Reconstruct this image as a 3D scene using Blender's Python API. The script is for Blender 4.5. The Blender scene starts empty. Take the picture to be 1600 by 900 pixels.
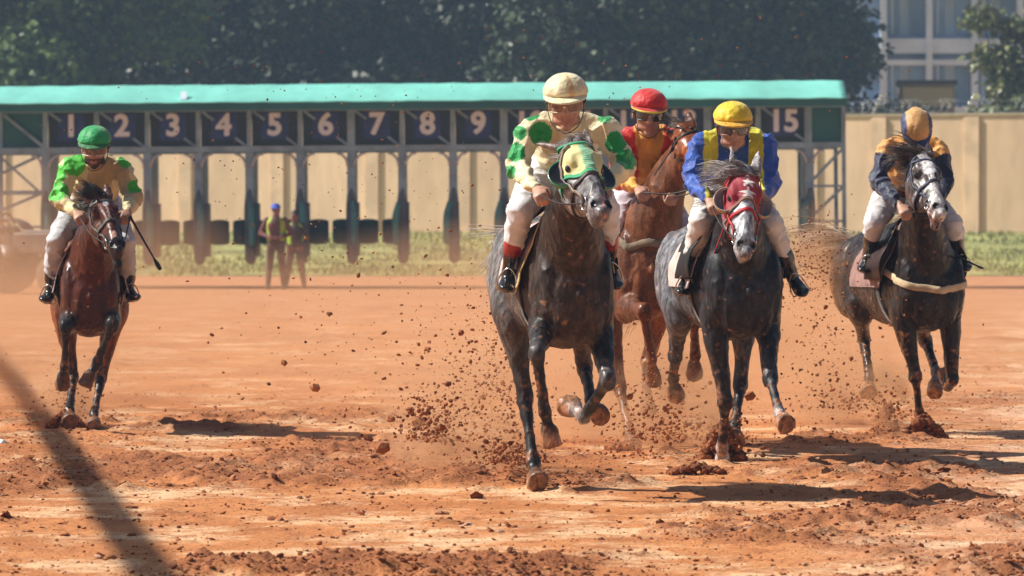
import bpy, bmesh, math, random
import numpy as np
from mathutils import Vector, Matrix, noise
from mathutils.kdtree import KDTree
from mathutils.bvhtree import BVHTree
V = Vector
R = math.radians
rnd = random.Random(7)
DUST, HAZE = True, True
SC = bpy.context.scene
COL = SC.collection

# ------------------------------------------------------------------ camera, sky, sun, exposure
F = 8280.0; CAMH = 1.6; YH = 326.0           # focal length in photo pixels, eye height, eye-level row
cam_d = bpy.data.cameras.new('camera'); cam = bpy.data.objects.new('camera', cam_d); COL.objects.link(cam)
cam.location = (0, 0, CAMH); cam.rotation_euler = (R(90), 0, 0)
cam_d.sensor_width = 36; cam_d.lens = F * 36 / 1600; cam_d.shift_y = -(450 - YH) / 1600
cam_d.clip_start = 0.5; cam_d.clip_end = 3000
cam_d.dof.use_dof = True; cam_d.dof.focus_distance = 31.0; cam_d.dof.aperture_fstop = 7.2
SC.camera = cam
SUN_EL, SUN_AZ = R(44), R(-82)               # azimuth measured from +Y (away from the camera) towards +X
wd = bpy.data.worlds.new('World'); SC.world = wd; wd.use_nodes = True
nt = wd.node_tree; bg = nt.nodes['Background']
sky = nt.nodes.new('ShaderNodeTexSky'); sky.sky_type = 'NISHITA'; sky.sun_disc = False
sky.sun_elevation = SUN_EL; sky.sun_rotation = SUN_AZ; sky.dust_density = 2.0
nt.links.new(sky.outputs[0], bg.inputs[0]); bg.inputs[1].default_value = 0.05
sl = bpy.data.lights.new('sun', 'SUN'); sl.energy = 4.8; sl.angle = R(0.55); sl.color = (1, 0.94, 0.84)
sun = bpy.data.objects.new('sun', sl); COL.objects.link(sun)
sdir = V((math.sin(SUN_AZ) * math.cos(SUN_EL), math.cos(SUN_AZ) * math.cos(SUN_EL), math.sin(SUN_EL)))
sun.rotation_euler = sdir.to_track_quat('Z', 'Y').to_euler(); sun.location = sdir * 60
SC.view_settings.view_transform = 'Standard'; SC.view_settings.look = 'None'
SC.view_settings.exposure = 0.5; SC.view_settings.gamma = 1
SC.render.engine = 'CYCLES'; SC.cycles.volume_bounces = 1

def P(px, py, d):                            # photo pixel + distance -> point
    return V(((px - 800) / F * d, d, CAMH - (py - YH) / F * d))
def ray(px, py): return V(((px - 800) / F, 1, -(py - YH) / F))

# ------------------------------------------------------------------ materials
_m = {}
def mat(name, col=(.5, .5, .5), rough=.6, attr=False, spec=.5, metal=0, bump=None, var=None, sheen=0, coat=0,
        trans=0, emit=None, stretch=(1, 1, 1), sss=0, roughvar=None, alpha=1.0):
    if name in _m: return _m[name]
    m = bpy.data.materials.new(name); m.use_nodes = True; _m[name] = m
    N = m.node_tree.nodes; L = m.node_tree.links; b = N['Principled BSDF']
    b.inputs['Roughness'].default_value = rough; b.inputs['Metallic'].default_value = metal
    b.inputs['Specular IOR Level'].default_value = spec
    b.inputs['Sheen Weight'].default_value = sheen; b.inputs['Coat Weight'].default_value = coat
    b.inputs['Coat Roughness'].default_value = .25
    b.inputs['Transmission Weight'].default_value = trans; b.inputs['Alpha'].default_value = alpha
    tc = N.new('ShaderNodeTexCoord'); mp = N.new('ShaderNodeMapping'); mp.inputs['Scale'].default_value = stretch
    L.new(tc.outputs['Object'], mp.inputs[0])
    if attr:
        a = N.new('ShaderNodeAttribute'); a.attribute_name = 'Col'; src = a.outputs['Color']
    else:
        rg = N.new('ShaderNodeRGB'); rg.outputs[0].default_value = (*col, 1); src = rg.outputs[0]
    if var:                                  # list of (scale, detail, low, high, threshold lo, hi)
        for (s, dt, lo, hi, a0, a1) in var:
            n = N.new('ShaderNodeTexNoise'); n.inputs['Scale'].default_value = s; n.inputs['Detail'].default_value = dt
            L.new(mp.outputs[0], n.inputs[0])
            mr = N.new('ShaderNodeMapRange'); mr.inputs[1].default_value = a0; mr.inputs[2].default_value = a1
            mr.inputs[3].default_value = lo; mr.inputs[4].default_value = hi; L.new(n.outputs[0], mr.inputs[0])
            mx = N.new('ShaderNodeVectorMath'); mx.operation = 'SCALE'
            L.new(src, mx.inputs[0]); L.new(mr.outputs[0], mx.inputs['Scale']); src = mx.outputs[0]
    L.new(src, b.inputs['Base Color'])
    if roughvar:
        n = N.new('ShaderNodeTexNoise'); n.inputs['Scale'].default_value = roughvar[0]; n.inputs['Detail'].default_value = 4
        L.new(mp.outputs[0], n.inputs[0])
        mr = N.new('ShaderNodeMapRange'); mr.inputs[1].default_value = .35; mr.inputs[2].default_value = .65
        mr.inputs[3].default_value = roughvar[1]; mr.inputs[4].default_value = roughvar[2]
        L.new(n.outputs[0], mr.inputs[0]); L.new(mr.outputs[0], b.inputs['Roughness'])
    if bump:
        prev = None
        for (s, dist, st) in bump:
            n = N.new('ShaderNodeTexNoise'); n.inputs['Scale'].default_value = s; n.inputs['Detail'].default_value = 5
            L.new(mp.outputs[0], n.inputs[0])
            bp = N.new('ShaderNodeBump'); bp.inputs['Distance'].default_value = dist; bp.inputs['Strength'].default_value = st
            L.new(n.outputs[0], bp.inputs['Height'])
            if prev: L.new(prev.outputs[0], bp.inputs['Normal'])
            prev = bp
        L.new(prev.outputs[0], b.inputs['Normal'])
    if emit: b.inputs['Emission Color'].default_value = (*emit[0], 1); b.inputs['Emission Strength'].default_value = emit[1]
    return m

# ------------------------------------------------------------------ scene objects
def tag(o, label=None, cat=None, group=None, kind=None):
    if label: o['label'] = label
    if cat: o['category'] = cat
    if group: o['group'] = group
    if kind: o['kind'] = kind
    return o
def empty(name, loc, label=None, cat=None, group=None):
    o = bpy.data.objects.new(name, None); COL.objects.link(o); o.location = loc; o.empty_display_size = .2
    bpy.context.view_layer.update()
    return tag(o, label, cat, group)
def link(name, me, m, parent=None, origin=None, smooth=True):
    """mesh data is in world space; move its origin"""
    o = bpy.data.objects.new(name, me); COL.objects.link(o)
    if m is not None:
        me.materials.clear()
        for q in (m if isinstance(m, (list, tuple)) else [m]): me.materials.append(q)
    if smooth:
        me.polygons.foreach_set('use_smooth', [True] * len(me.polygons))
    if parent is not None:
        org = V((0, 0, 0)); q = parent
        while q is not None: org += q.location; q = q.parent
        me.transform(Matrix.Translation(-org)); o.parent = parent
    elif origin is not None:
        me.transform(Matrix.Translation(-V(origin))); o.location = origin
    me.update()
    return o
def dup(root, loc, **kw):
    r = root.copy(); COL.objects.link(r); r.location = loc
    for k, v in kw.items(): r[k] = v
    for ch in root.children:
        c = ch.copy(); COL.objects.link(c); c.parent = r
        for g in ch.children:
            e = g.copy(); COL.objects.link(e); e.parent = c
    return r

# ------------------------------------------------------------------ mesh collector
def cr(p0, p1, p2, p3, t):
    return 0.5 * ((2 * p1) + (-p0 + p2) * t + (2 * p0 - 5 * p1 + 4 * p2 - p3) * t * t + (-p0 + 3 * p1 - 3 * p2 + p3) * t ** 3)
def spline(arr, sub):
    a = np.array(arr, float); n = len(a); out = []
    if n < 3: 
        for i in range(sub + 1): out.append(a[0] + (a[1] - a[0]) * i / sub)
        return np.array(out)
    for i in range(n - 1):
        p0 = a[i - 1] if i > 0 else 2 * a[0] - a[1]
        p3 = a[i + 2] if i + 2 < n else 2 * a[-1] - a[-2]
        for k in range(sub): out.append(cr(p0, a[i], a[i + 1], p3, k / sub))
    out.append(a[-1]); return np.array(out)

class MB:
    def __init__(s): s.v = []; s.f = []; s.c = []; s.mi = []
    def quad(s, ids, mi=0): s.f.append(ids); s.mi.append(mi)
    def loft(s, pts, rad, side=V((1, 0, 0)), col=(.5, .5, .5), n=18, sub=4, cap='round', mi=0):
        pts = [V(p) for p in pts]
        rad = [(r, r) if not hasattr(r, '__len__') else r for r in rad]
        cols = col if hasattr(col[0], '__len__') else [col] * len(pts)
        A = spline([list(p) + list(r) + list(c) for p, r, c in zip(pts, rad, cols)], sub)
        m = len(A); base = len(s.v); rings = []
        pos = [V(a[:3]) for a in A]
        info = []
        for i in range(m):
            T = (pos[min(i + 1, m - 1)] - pos[max(i - 1, 0)])
            T = T.normalized() if T.length > 1e-9 else V((0, 0, 1))
            S = side - T * side.dot(T)
            if S.length < 1e-3: S = V((0, 1, 0)) - T * T.y
            S.normalize(); B = T.cross(S)
            info.append((pos[i], T, S, B, max(A[i][3], .0008), max(A[i][4], .0008), A[i][5:8]))
        seq = list(info)
        if cap == 'round':
            p, T, S, B, a, b, c = info[0]; r = min(a, b)
            pre = [(p - T * r * math.sin(q), T, S, B, a * math.cos(q), b * math.cos(q), c) for q in (1.45, 1.1, .6)]
            p, T, S, B, a, b, c = info[-1]; r = min(a, b)
            post = [(p + T * r * math.sin(q), T, S, B, a * math.cos(q), b * math.cos(q), c) for q in (.6, 1.1, 1.45)]
            seq = pre + seq + post
        for (p, T, S, B, a, b, c) in seq:
            ids = []
            for k in range(n):
                th = 2 * math.pi * k / n
                s.v.append(p + S * (a * math.cos(th)) + B * (b * math.sin(th))); s.c.append(tuple(c)); ids.append(len(s.v) - 1)
            rings.append(ids)
        for i in range(len(rings) - 1):
            for k in range(n):
                s.quad((rings[i][k], rings[i][(k + 1) % n], rings[i + 1][(k + 1) % n], rings[i + 1][k]), mi)
        s.quad(tuple(reversed(rings[0])), mi); s.quad(tuple(rings[-1]), mi)
        return s
    def tube(s, pts, r, col=(.5, .5, .5), n=8, sub=1, mi=0, cap='flat'):
        return s.loft(pts, [r] * len(pts) if not hasattr(r, '__len__') else r, V((.31, .2, .93)), col, n, sub, cap, mi)
    def ell(s, c, r, X=V((1, 0, 0)), Y=V((0, 1, 0)), Z=V((0, 0, 1)), col=(.5, .5, .5), n=16, mi=0):
        c = V(c); m = n // 2; rings = []
        for i in range(1, m):
            a = math.pi * i / m; ids = []
            for k in range(n):
                b = 2 * math.pi * k / n
                s.v.append(c + X * (r[0] * math.sin(a) * math.cos(b)) + Y * (r[1] * math.sin(a) * math.sin(b)) + Z * (r[2] * math.cos(a)))
                s.c.append(col); ids.append(len(s.v) - 1)
            rings.append(ids)
        s.v.append(c + Z * r[2]); s.c.append(col); t = len(s.v) - 1
        s.v.append(c - Z * r[2]); s.c.append(col); b_ = len(s.v) - 1
        for i in range(len(rings) - 1):
            for k in range(n): s.quad((rings[i][k], rings[i + 1][k], rings[i + 1][(k + 1) % n], rings[i][(k + 1) % n]), mi)
        for k in range(n):
            s.quad((t, rings[0][k], rings[0][(k + 1) % n]), mi); s.quad((b_, rings[-1][(k + 1) % n], rings[-1][k]), mi)
        return s
    def box(s, c, h, X=V((1, 0, 0)), Y=V((0, 1, 0)), Z=V((0, 0, 1)), col=(.5, .5, .5), mi=0):
        c = V(c); b = len(s.v)
        for i in (-1, 1):
            for j in (-1, 1):
                for k in (-1, 1):
                    s.v.append(c + X * (i * h[0]) + Y * (j * h[1]) + Z * (k * h[2])); s.c.append(col)
        for q in ((0, 1, 3, 2), (4, 6, 7, 5), (0, 4, 5, 1), (2, 3, 7, 6), (0, 2, 6, 4), (1, 5, 7, 3)):
            s.quad(tuple(b + i for i in q), mi)
        return s
    def bar(s, a, b, w, h, col=(.5, .5, .5), up=V((0, 0, 1)), mi=0):
        a = V(a); b = V(b); T = (b - a); L = T.length; T.normalize()
        S = T.cross(up); S = S.normalized() if S.length > 1e-4 else V((1, 0, 0)); U = S.cross(T)
        return s.box((a + b) / 2, (L / 2, w / 2, h / 2), T, S, U, col, mi)
    def ribbon(s, pts, nrm, w, th, col=(.1, .1, .1), mi=0, closed=False):
        """flat strap: pts with normals, w wide, th thick"""
        n = len(pts); rings = []
        for i in range(n):
            if closed: T = V(pts[(i + 1) % n]) - V(pts[i - 1])
            else: T = V(pts[min(i + 1, n - 1)]) - V(pts[max(i - 1, 0)])
            T = T.normalized() if T.length > 1e-9 else V((0, 0, 1)); N = V(nrm[i]); B = T.cross(N)
            B = B.normalized() if B.length > 1e-6 else V((1, 0, 0))
            p = V(pts[i]); ww = w[i] if hasattr(w, '__len__') else w; ids = []
            for (u, q) in ((-1, 0), (1, 0), (.85, 1), (-.85, 1)):
                s.v.append(p + B * (u * ww / 2) + N * (q * th)); s.c.append(col); ids.append(len(s.v) - 1)
            rings.append(ids)
        for i in range(n if closed else n - 1):
            a = rings[i]; b = rings[(i + 1) % n]
            for k in range(4): s.quad((a[k], a[(k + 1) % 4], b[(k + 1) % 4], b[k]), mi)
        if not closed: s.quad(tuple(reversed(rings[0])), mi); s.quad(tuple(rings[-1]), mi)
        return s
    def grid(s, rows, cols=None, mi=0, closed=False):
        """rows: list of lists of points"""
        ids = []
        for i, r in enumerate(rows):
            q = []
            for j, p in enumerate(r):
                s.v.append(V(p)); s.c.append(cols[i][j] if cols else (.5, .5, .5)); q.append(len(s.v) - 1)
            ids.append(q)
        for i in range(len(rows) - 1):
            m = len(rows[i])
            for j in range(m if closed else m - 1):
                s.quad((ids[i][j], ids[i][(j + 1) % m], ids[i + 1][(j + 1) % m], ids[i + 1][j]), mi)
        return ids
    def mesh(s, name):
        me = bpy.data.meshes.new(name)
        me.from_pydata([tuple(v) for v in s.v], [], s.f)
        me.polygons.foreach_set('material_index', s.mi)
        a = me.color_attributes.new('Col', 'FLOAT_COLOR', 'POINT')
        a.data.foreach_set('color', np.array([(*c[:3], 1) for c in s.c], dtype=np.float32).ravel())
        me.validate(); me.update(); return me
    def build(s, name, m, parent=None, origin=None, smooth=True):
        return link(name, s.mesh(name), m, parent, origin, smooth)

def fuse(S, name, voxel, it=6, paint=None, sculpt=None, factor=.5):
    """join overlapping closed shells into ONE continuous skin, colours carried over"""
    me = S.mesh(name + '_tmp'); o = bpy.data.objects.new('tmp', me); COL.objects.link(o)
    r = o.modifiers.new('r', 'REMESH'); r.mode = 'VOXEL'; r.voxel_size = voxel; r.adaptivity = 0
    if it: q = o.modifiers.new('s', 'SMOOTH'); q.factor = factor; q.iterations = it
    dg = bpy.context.evaluated_depsgraph_get(); dg.update()
    out = bpy.data.meshes.new_from_object(o.evaluated_get(dg)); out.name = name
    bpy.data.objects.remove(o); bpy.data.meshes.remove(me)
    kd = KDTree(len(S.v))
    for i, v in enumerate(S.v): kd.insert(v, i)
    kd.balance()
    cols = []; nv = len(out.vertices)
    out.update()
    for v in out.vertices:
        c = V((0, 0, 0)); w = 0
        for (co, i, d) in kd.find_n(v.co, 5):
            k = 1 / (d * d + 1e-5); c += V(S.c[i]) * k; w += k
        c /= w
        if paint:
            q = paint(v.co, c, v.normal)
            if q is not None: c = V(q)
        cols.append((*c, 1))
    if sculpt:
        new = [sculpt(v.co.copy(), v.normal.copy()) for v in out.vertices]
        for v, p in zip(out.vertices, new): v.co = p
    for a in list(out.color_attributes): out.color_attributes.remove(a)
    a = out.color_attributes.new('Col', 'FLOAT_COLOR', 'POINT')
    a.data.foreach_set('color', np.array(cols, dtype=np.float32).ravel())
    out.update(); return out
def bvh_of(me):
    return BVHTree.FromPolygons([v.co.copy() for v in me.vertices], [tuple(p.vertices) for p in me.polygons])
def mixc(a, b, t): t = max(0, min(1, t)); return tuple(a[i] * (1 - t) + b[i] * t for i in range(3))
def ss(a, b, x): t = max(0, min(1, (x - a) / (b - a))); return t * t * (3 - 2 * t)

def reach(prev, px, py, L, sign):
    """point on the sight line of (px,py) at bone length L from prev, beyond (+1) or before (-1)"""
    r = ray(px, py); C = V((0, 0, CAMH)); q = C - prev
    a = r.dot(r); b = 2 * q.dot(r); c = q.dot(q) - L * L; D = b * b - 4 * a * c
    if D < 0: d = -b / (2 * a)
    else: d = (-b + sign * math.sqrt(D)) / (2 * a)
    return C + r * d

def rock_mb(MBo, c, r, rg, col, sub=0, squash=1):
    """an irregular clod"""
    if sub == 0:
        t = 1.618; b = [(-1, t, 0), (1, t, 0), (-1, -t, 0), (1, -t, 0), (0, -1, t), (0, 1, t), (0, -1, -t), (0, 1, -t), (t, 0, -1), (t, 0, 1), (-t, 0, -1), (-t, 0, 1)]
        fs = [(0, 11, 5), (0, 5, 1), (0, 1, 7), (0, 7, 10), (0, 10, 11), (1, 5, 9), (5, 11, 4), (11, 10, 2), (10, 7, 6), (7, 1, 8), (3, 9, 4), (3, 4, 2), (3, 2, 6), (3, 6, 8), (3, 8, 9), (4, 9, 5), (2, 4, 11), (6, 2, 10), (8, 6, 7), (9, 8, 1)]
        b0 = len(MBo.v); sx, sy, sz = (rg.uniform(.6, 1.3), rg.uniform(.6, 1.2), rg.uniform(.45, 1.0) * squash)
        th = rg.uniform(0, 6.28); ca, sa = math.cos(th), math.sin(th); ph = rg.uniform(-.8, .8); cp, sp = math.cos(ph), math.sin(ph)
        for p in b:
            k = rg.uniform(.65, 1.15) * r / 1.9
            x, y, z = p[0] * k * sx, p[1] * k * sy, p[2] * k * sz
            x, z = x * cp - z * sp, x * sp + z * cp
            MBo.v.append(V((c[0] + x * ca - y * sa, c[1] + x * sa + y * ca, c[2] + z))); MBo.c.append(col)
        for f in fs: MBo.f.append(tuple(b0 + i for i in f)); MBo.mi.append(0)
# ------------------------------------------------------------------ value noise on arrays
def vn(x, y, seed=0):
    xi = np.floor(x).astype(np.int64); yi = np.floor(y).astype(np.int64); xf = x - xi; yf = y - yi
    def h(a, b):
        n = (a * 374761393 + b * 668265263 + seed * 974634777) & 0xffffffff
        n = ((n ^ (n >> 13)) * 1274126177) & 0xffffffff
        return ((n ^ (n >> 16)) & 0xffff) / 65535.0
    u = xf * xf * (3 - 2 * xf); w = yf * yf * (3 - 2 * yf)
    return (h(xi, yi) * (1 - u) + h(xi + 1, yi) * u) * (1 - w) + (h(xi, yi + 1) * (1 - u) + h(xi + 1, yi + 1) * u) * w
def fbm(x, y, o=4, seed=0):
    a = 0; k = 1; s = 0
    for i in range(o): a = a + vn(x * 2 ** i, y * 2 ** i, seed + i) * k; s += k; k *= .5
    return a / s
def sst(a, b, x): t = np.clip((x - a) / (b - a), 0, 1); return t * t * (3 - 2 * t)
EDGE = 124.0                                  # where the sand ends and the grass bank rises
def clump(x, y):
    m = fbm(x * .9 + 11, y * .55, 3, 5); q = fbm(x * 5, y * 3.0, 3, 9)
    near = 1 - sst(33, 46, y) * .6
    base = sst(.5, .68, m + (q - .5) * .35)
    wheel = .35 * sst(.62, .7, fbm(x * .5, y * .25, 2, 31))
    calm = sst(3.2, 5.0, x + (33 - y) * .10) * .75          # the packed strip at the right
    return np.clip(base * near + wheel, 0, 1) * (1 - calm)
def hgt(x, y):
    c = clump(x, y)
    z = (fbm(x * .35, y * .35, 2, 1) - .5) * .03
    z = z + c * (.006 + .06 * fbm(x * 6, y * 6, 3, 20) ** 2 * 1.6)
    z = z + .012 * (fbm(x * 9, y * 9, 3, 3) - .5) + (c * .03 + .003) * (vn(x * 22, y * 22, 40) - .4) * sst(.55, .8, vn(x * 7, y * 7, 41))
    fade = 1 - sst(60, 100, y)
    z = z * (.25 + .75 * fade) * np.where(y > 15, 1, .3)
    bank = .86 * sst(EDGE - 2, 152, y)
    return z * (1 - sst(EDGE, EDGE + 4, y)) + bank
def hz(x, y): return float(hgt(np.array([x]), np.array([y]))[0])

def sheet(xs, ys, name, m, dz=0, attr=True, f=hgt):
    X, Y = np.meshgrid(xs, ys); Z = f(X, Y) + dz; n, k = X.shape
    me = bpy.data.meshes.new(name); co = np.stack([X, Y, Z], -1).reshape(-1, 3).astype(np.float32)
    idx = np.arange(n * k).reshape(n, k)
    q = np.stack([idx[:-1, :-1], idx[:-1, 1:], idx[1:, 1:], idx[1:, :-1]], -1).reshape(-1, 4)
    me.vertices.add(n * k); me.vertices.foreach_set('co', co.ravel()); me.loops.add(q.size); me.loops.foreach_set('vertex_index', q.ravel().astype(np.int32))
    me.polygons.add(len(q)); me.polygons.foreach_set('loop_start', np.arange(0, q.size, 4, dtype=np.int32)); me.polygons.foreach_set('loop_total', np.full(len(q), 4, dtype=np.int32))
    me.polygons.foreach_set('use_smooth', np.ones(len(q), dtype=bool)); me.update(calc_edges=True)
    if attr:
        a = me.attributes.new('clump', 'FLOAT', 'POINT'); a.data.foreach_set('value', clump(X, Y).astype(np.float32).ravel())
    o = bpy.data.objects.new(name, me); COL.objects.link(o); me.materials.append(m); return o

def sand_material():
    m = bpy.data.materials.new('track_sand'); m.use_nodes = True; N = m.node_tree.nodes; L = m.node_tree.links; b = N['Principled BSDF']
    b.inputs['Roughness'].default_value = .85; b.inputs['Specular IOR Level'].default_value = .25
    g = N.new('ShaderNodeNewGeometry'); 
    def tex(sc, det, mapscale=(1, 1, 1), rough=.55):
        mp = N.new('ShaderNodeMapping'); mp.inputs['Scale'].default_value = mapscale; L.new(g.outputs['Position'], mp.inputs[0])
        t = N.new('ShaderNodeTexNoise'); t.inputs['Scale'].default_value = sc; t.inputs['Detail'].default_value = det; t.inputs['Roughness'].default_value = rough; L.new(mp.outputs[0], t.inputs[0]); return t.outputs[0]
    def rng(s, a, b_, lo=0, hi=1):
        r = N.new('ShaderNodeMapRange'); r.inputs[1].default_value = a; r.inputs[2].default_value = b_; r.inputs[3].default_value = lo; r.inputs[4].default_value = hi; L.new(s, r.inputs[0]); return r.outputs[0]
    def mix(f, a, c):
        r = N.new('ShaderNodeMix'); r.data_type = 'RGBA'; r.clamp_factor = True
        if hasattr(f, 'node'): L.new(f, r.inputs[0])
        else: r.inputs[0].default_value = f
        for s, k in ((a, 6), (c, 7)):
            if hasattr(s, 'node'): L.new(s, r.inputs[k])
            else: r.inputs[k].default_value = (*s, 1)
        return r.outputs[2]
    def mul(a, c):
        r = N.new('ShaderNodeMath'); r.operation = 'MULTIPLY'; r.use_clamp = True; L.new(a, r.inputs[0])
        if hasattr(c, 'node'): L.new(c, r.inputs[1])
        else: r.inputs[1].default_value = c
        return r.outputs[0]
    a = N.new('ShaderNodeAttribute'); a.attribute_name = 'clump'; cl = a.outputs['Fac']
    c = mix(rng(tex(1.3, 4, (1, .5, 1)), .4, .62), (.62, .25, .088), (.48, .175, .056))
    c = mix(rng(tex(1.1, 6, (1, .75, 1), .72), .49, .61, 0, .9), c, (.84, .55, .32))            # pale packed patches
    sx = N.new('ShaderNodeSeparateXYZ'); L.new(g.outputs['Position'], sx.inputs[0])
    xr = N.new('ShaderNodeMath'); xr.operation = 'MULTIPLY_ADD'; L.new(sx.outputs[1], xr.inputs[0]); xr.inputs[1].default_value = -.10; L.new(sx.outputs[0], xr.inputs[2])   # x - .1y
    pale = mul(rng(xr.outputs[0], -1.3, 1.6), rng(tex(.8, 5, (.5, 1.0, 1), .65), .38, .6, .1, 1))
    c = mix(pale, c, (.86, .68, .52))
    c = mix(rng(tex(3.2, 6, (1, .8, 1), .78), .52, .62, 0, .9), c, (.40, .14, .05))
    c = mix(mul(cl, rng(tex(6, 4), .3, .6, .45, 1)), c, (.31, .105, .038))
    c = mix(rng(tex(38, 3, (1, 1, 1)), .55, .68, 0, .8), c, (.22, .07, .028))
    c = mix(rng(tex(120, 2), .6, .75, 0, .4), c, (.85, .55, .33))
    fr = mul(rng(sx.outputs[1], 62, 100, 0, 1), .75)                                         # far sand, rolled and redder
    c = mix(fr, c, (.52, .235, .115))
    L.new(c, b.inputs['Base Color'])
    prev = None
    for s_, d_, st in ((3, .05, .5), (14, .03, .7), (60, .010, .8), (240, .003, .6)):
        t = tex(s_, 5); bp = N.new('ShaderNodeBump'); bp.inputs['Distance'].default_value = d_; bp.inputs['Strength'].default_value = st; L.new(t, bp.inputs['Height'])
        if prev: L.new(prev, bp.inputs['Normal'])
        prev = bp.outputs[0]
    L.new(prev, b.inputs['Normal']); return m
M_SAND = sand_material()
xs = np.concatenate([[-900, -400, -150, -70, -40, -28, -20, -15, -11], np.arange(-8, -5, .15), np.arange(-5, 5.2, .03), np.arange(5.2, 8, .15), [11, 15, 20, 28, 40, 70, 150, 400, 900]])
ys = np.concatenate([[-300, -100, -40, -10, 5, 12, 16], np.arange(18, 22, .15), np.arange(22, 42, .03), np.arange(42, 60, .08), np.arange(60, 156, .6), [165, 180, 200, 240, 300, 450, 700, 1200, 2500]])
tag(sheet(xs, ys, 'ground', M_SAND), kind='structure')
M_TURF = mat('dry_turf', (.30, .30, .11), rough=.9, spec=.2, var=[(.5, 4, .7, 1.35, .4, .62), (6, 4, .6, 1.3, .35, .65)])
def tz(x, y): return hgt(x, y)
tag(sheet(np.arange(-40, 41, .8), np.concatenate([[EDGE + .2], np.arange(EDGE + .6, 230, .8)]), 'grass_verge', M_TURF, .012, False), kind='structure')
# grass blades on the verge
g = random.Random(3); S = MB()
for i in range(26000):
    y = EDGE - .5 + 31 * g.random() ** 1.3; x = g.uniform(-15, 15) * y / 140; 
    if y < EDGE + 1.5 and g.random() < .6 * (EDGE + 1.5 - y): continue
    if vn(np.array([x * .8]), np.array([y * .5]), 77)[0] < .28: continue
    z = .86 * ss(EDGE - 2, 152, y); a = g.uniform(0, 3.14); w = g.uniform(.015, .035); h = g.uniform(.05, .16) * (1.3 if g.random() < .1 else 1); c, s_ = math.cos(a) * w, math.sin(a) * w
    k = g.random(); col = mixc((.17, .23, .05), (.44, .42, .16), k)
    b = len(S.v); dx, dy = g.gauss(0, .04), g.gauss(0, .04)
    S.v += [V((x - c, y - s_, z)), V((x + c, y + s_, z)), V((x + dx, y + dy, z + h))]; S.c += [col] * 3; S.f.append((b, b + 1, b + 2)); S.mi.append(0)
tag(S.build('grass', mat('grass_blades', attr=True, rough=.7, spec=.2)), kind='stuff')

# ------------------------------------------------------------------ perimeter wall
WD = 156.0
WYAW = R(28); WX0 = (1400 - 800) / F * WD
def wx(px):                                   # distance along the (turned) wall where the sight line meets it
    a = (px - 800) / F; t = math.tan(WYAW); y = (WD + t * WX0) / (1 + t * a); return (a * y - WX0) / math.cos(WYAW) + WX0
S = MB(); wz0, wz1 = .6, CAMH + (YH - 181) / F * WD
M_WALL = mat('wall_render', (.80, .57, .38), rough=.85, spec=.2, var=[(.35, 5, .86, 1.1, .4, .62), (3, 5, .93, 1.06, .35, .65)], stretch=(1, 1, .35), bump=[(25, .01, .4)])
wall = empty('perimeter_wall', (0, WD, .86), 'long beige rendered wall with pilasters and razor wire along its top', 'wall')
S.box((-2.5, WD + .12, (wz0 + wz1) / 2), (37, .12, (wz1 - wz0) / 2)); S.build('wall_panel', M_WALL, wall, smooth=False)
S = MB(); S.box((-2.5, WD + .12, wz1 + .03), (37, .17, .03)); S.build('coping', mat('coping_concrete', (.5, .42, .3), rough=.9, var=[(2, 4, .8, 1.15, .35, .65)]), wall, smooth=False)
for px in (-290, -143, 2, 146, 291, 435, 583, 726, 871, 1016, 1161, 1268, 1375, 1520, 1665, 1810, 1955):
    S = MB(); S.box((wx(px), WD - .04, (wz0 + wz1) / 2 - .02), (.22, .04, (wz1 - wz0) / 2 - .025)); S.box((wx(px) - .26, WD - .012, (wz0 + wz1) / 2), (.035, .012, (wz1 - wz0) / 2 - .03))
    S.build('pilaster', mat('pilaster_render', (.76, .54, .355), rough=.85, var=[(1.5, 5, .85, 1.1, .4, .62)]), wall, smooth=False)
M_GALV = mat('galvanised_steel', (.42, .43, .45), rough=.5, metal=.6, var=[(5, 3, .8, 1.15, .35, .65)])
M_SHINY = mat('polished_metal', (.8, .82, .84), rough=.12, metal=1)
for px in range(-40, 1700, 145):
    if 0 < px < 1300 and px not in (): pass
    x = wx(px + 96); S = MB(); S.bar((x, WD + .1, wz1 + .05), (x + .38, WD - .1, wz1 + .62), .05, .05, up=V((0, 1, 0)))
    ar = S.build('wire_bracket', M_GALV, wall, smooth=False); S = MB()
    for t in (.25, .55, .8, 1.0): S.ell((x + .38 * t, WD + .1 - .2 * t, wz1 + .05 + .57 * t), (.055, .055, .055), n=10)
    S.build('insulator', M_SHINY, ar)
S = MB()
for t in (.1, .35, .62): S.tube([(-30, WD + .1 - .2 * t, wz1 + .05 + .57 * t), (34, WD + .1 - .2 * t, wz1 + .05 + .57 * t)], .006, n=4)
for i in range(170):
    x = -16 + 36 * i / 170; S.tube([(x + .2 * math.cos(a), WD + .02 + .05 * math.sin(a), wz1 + .28 + .2 * math.sin(a)) for a in np.linspace(i * 1.1, i * 1.1 + 3.6, 6)], .005, n=3)
o = S.build('razor_wire', M_GALV, wall); o['kind'] = 'stuff'
wall.location = (WX0, WD, .86)
for ch in wall.children: ch.location.x -= WX0
wall.rotation_euler = (0, 0, -WYAW)

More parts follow.
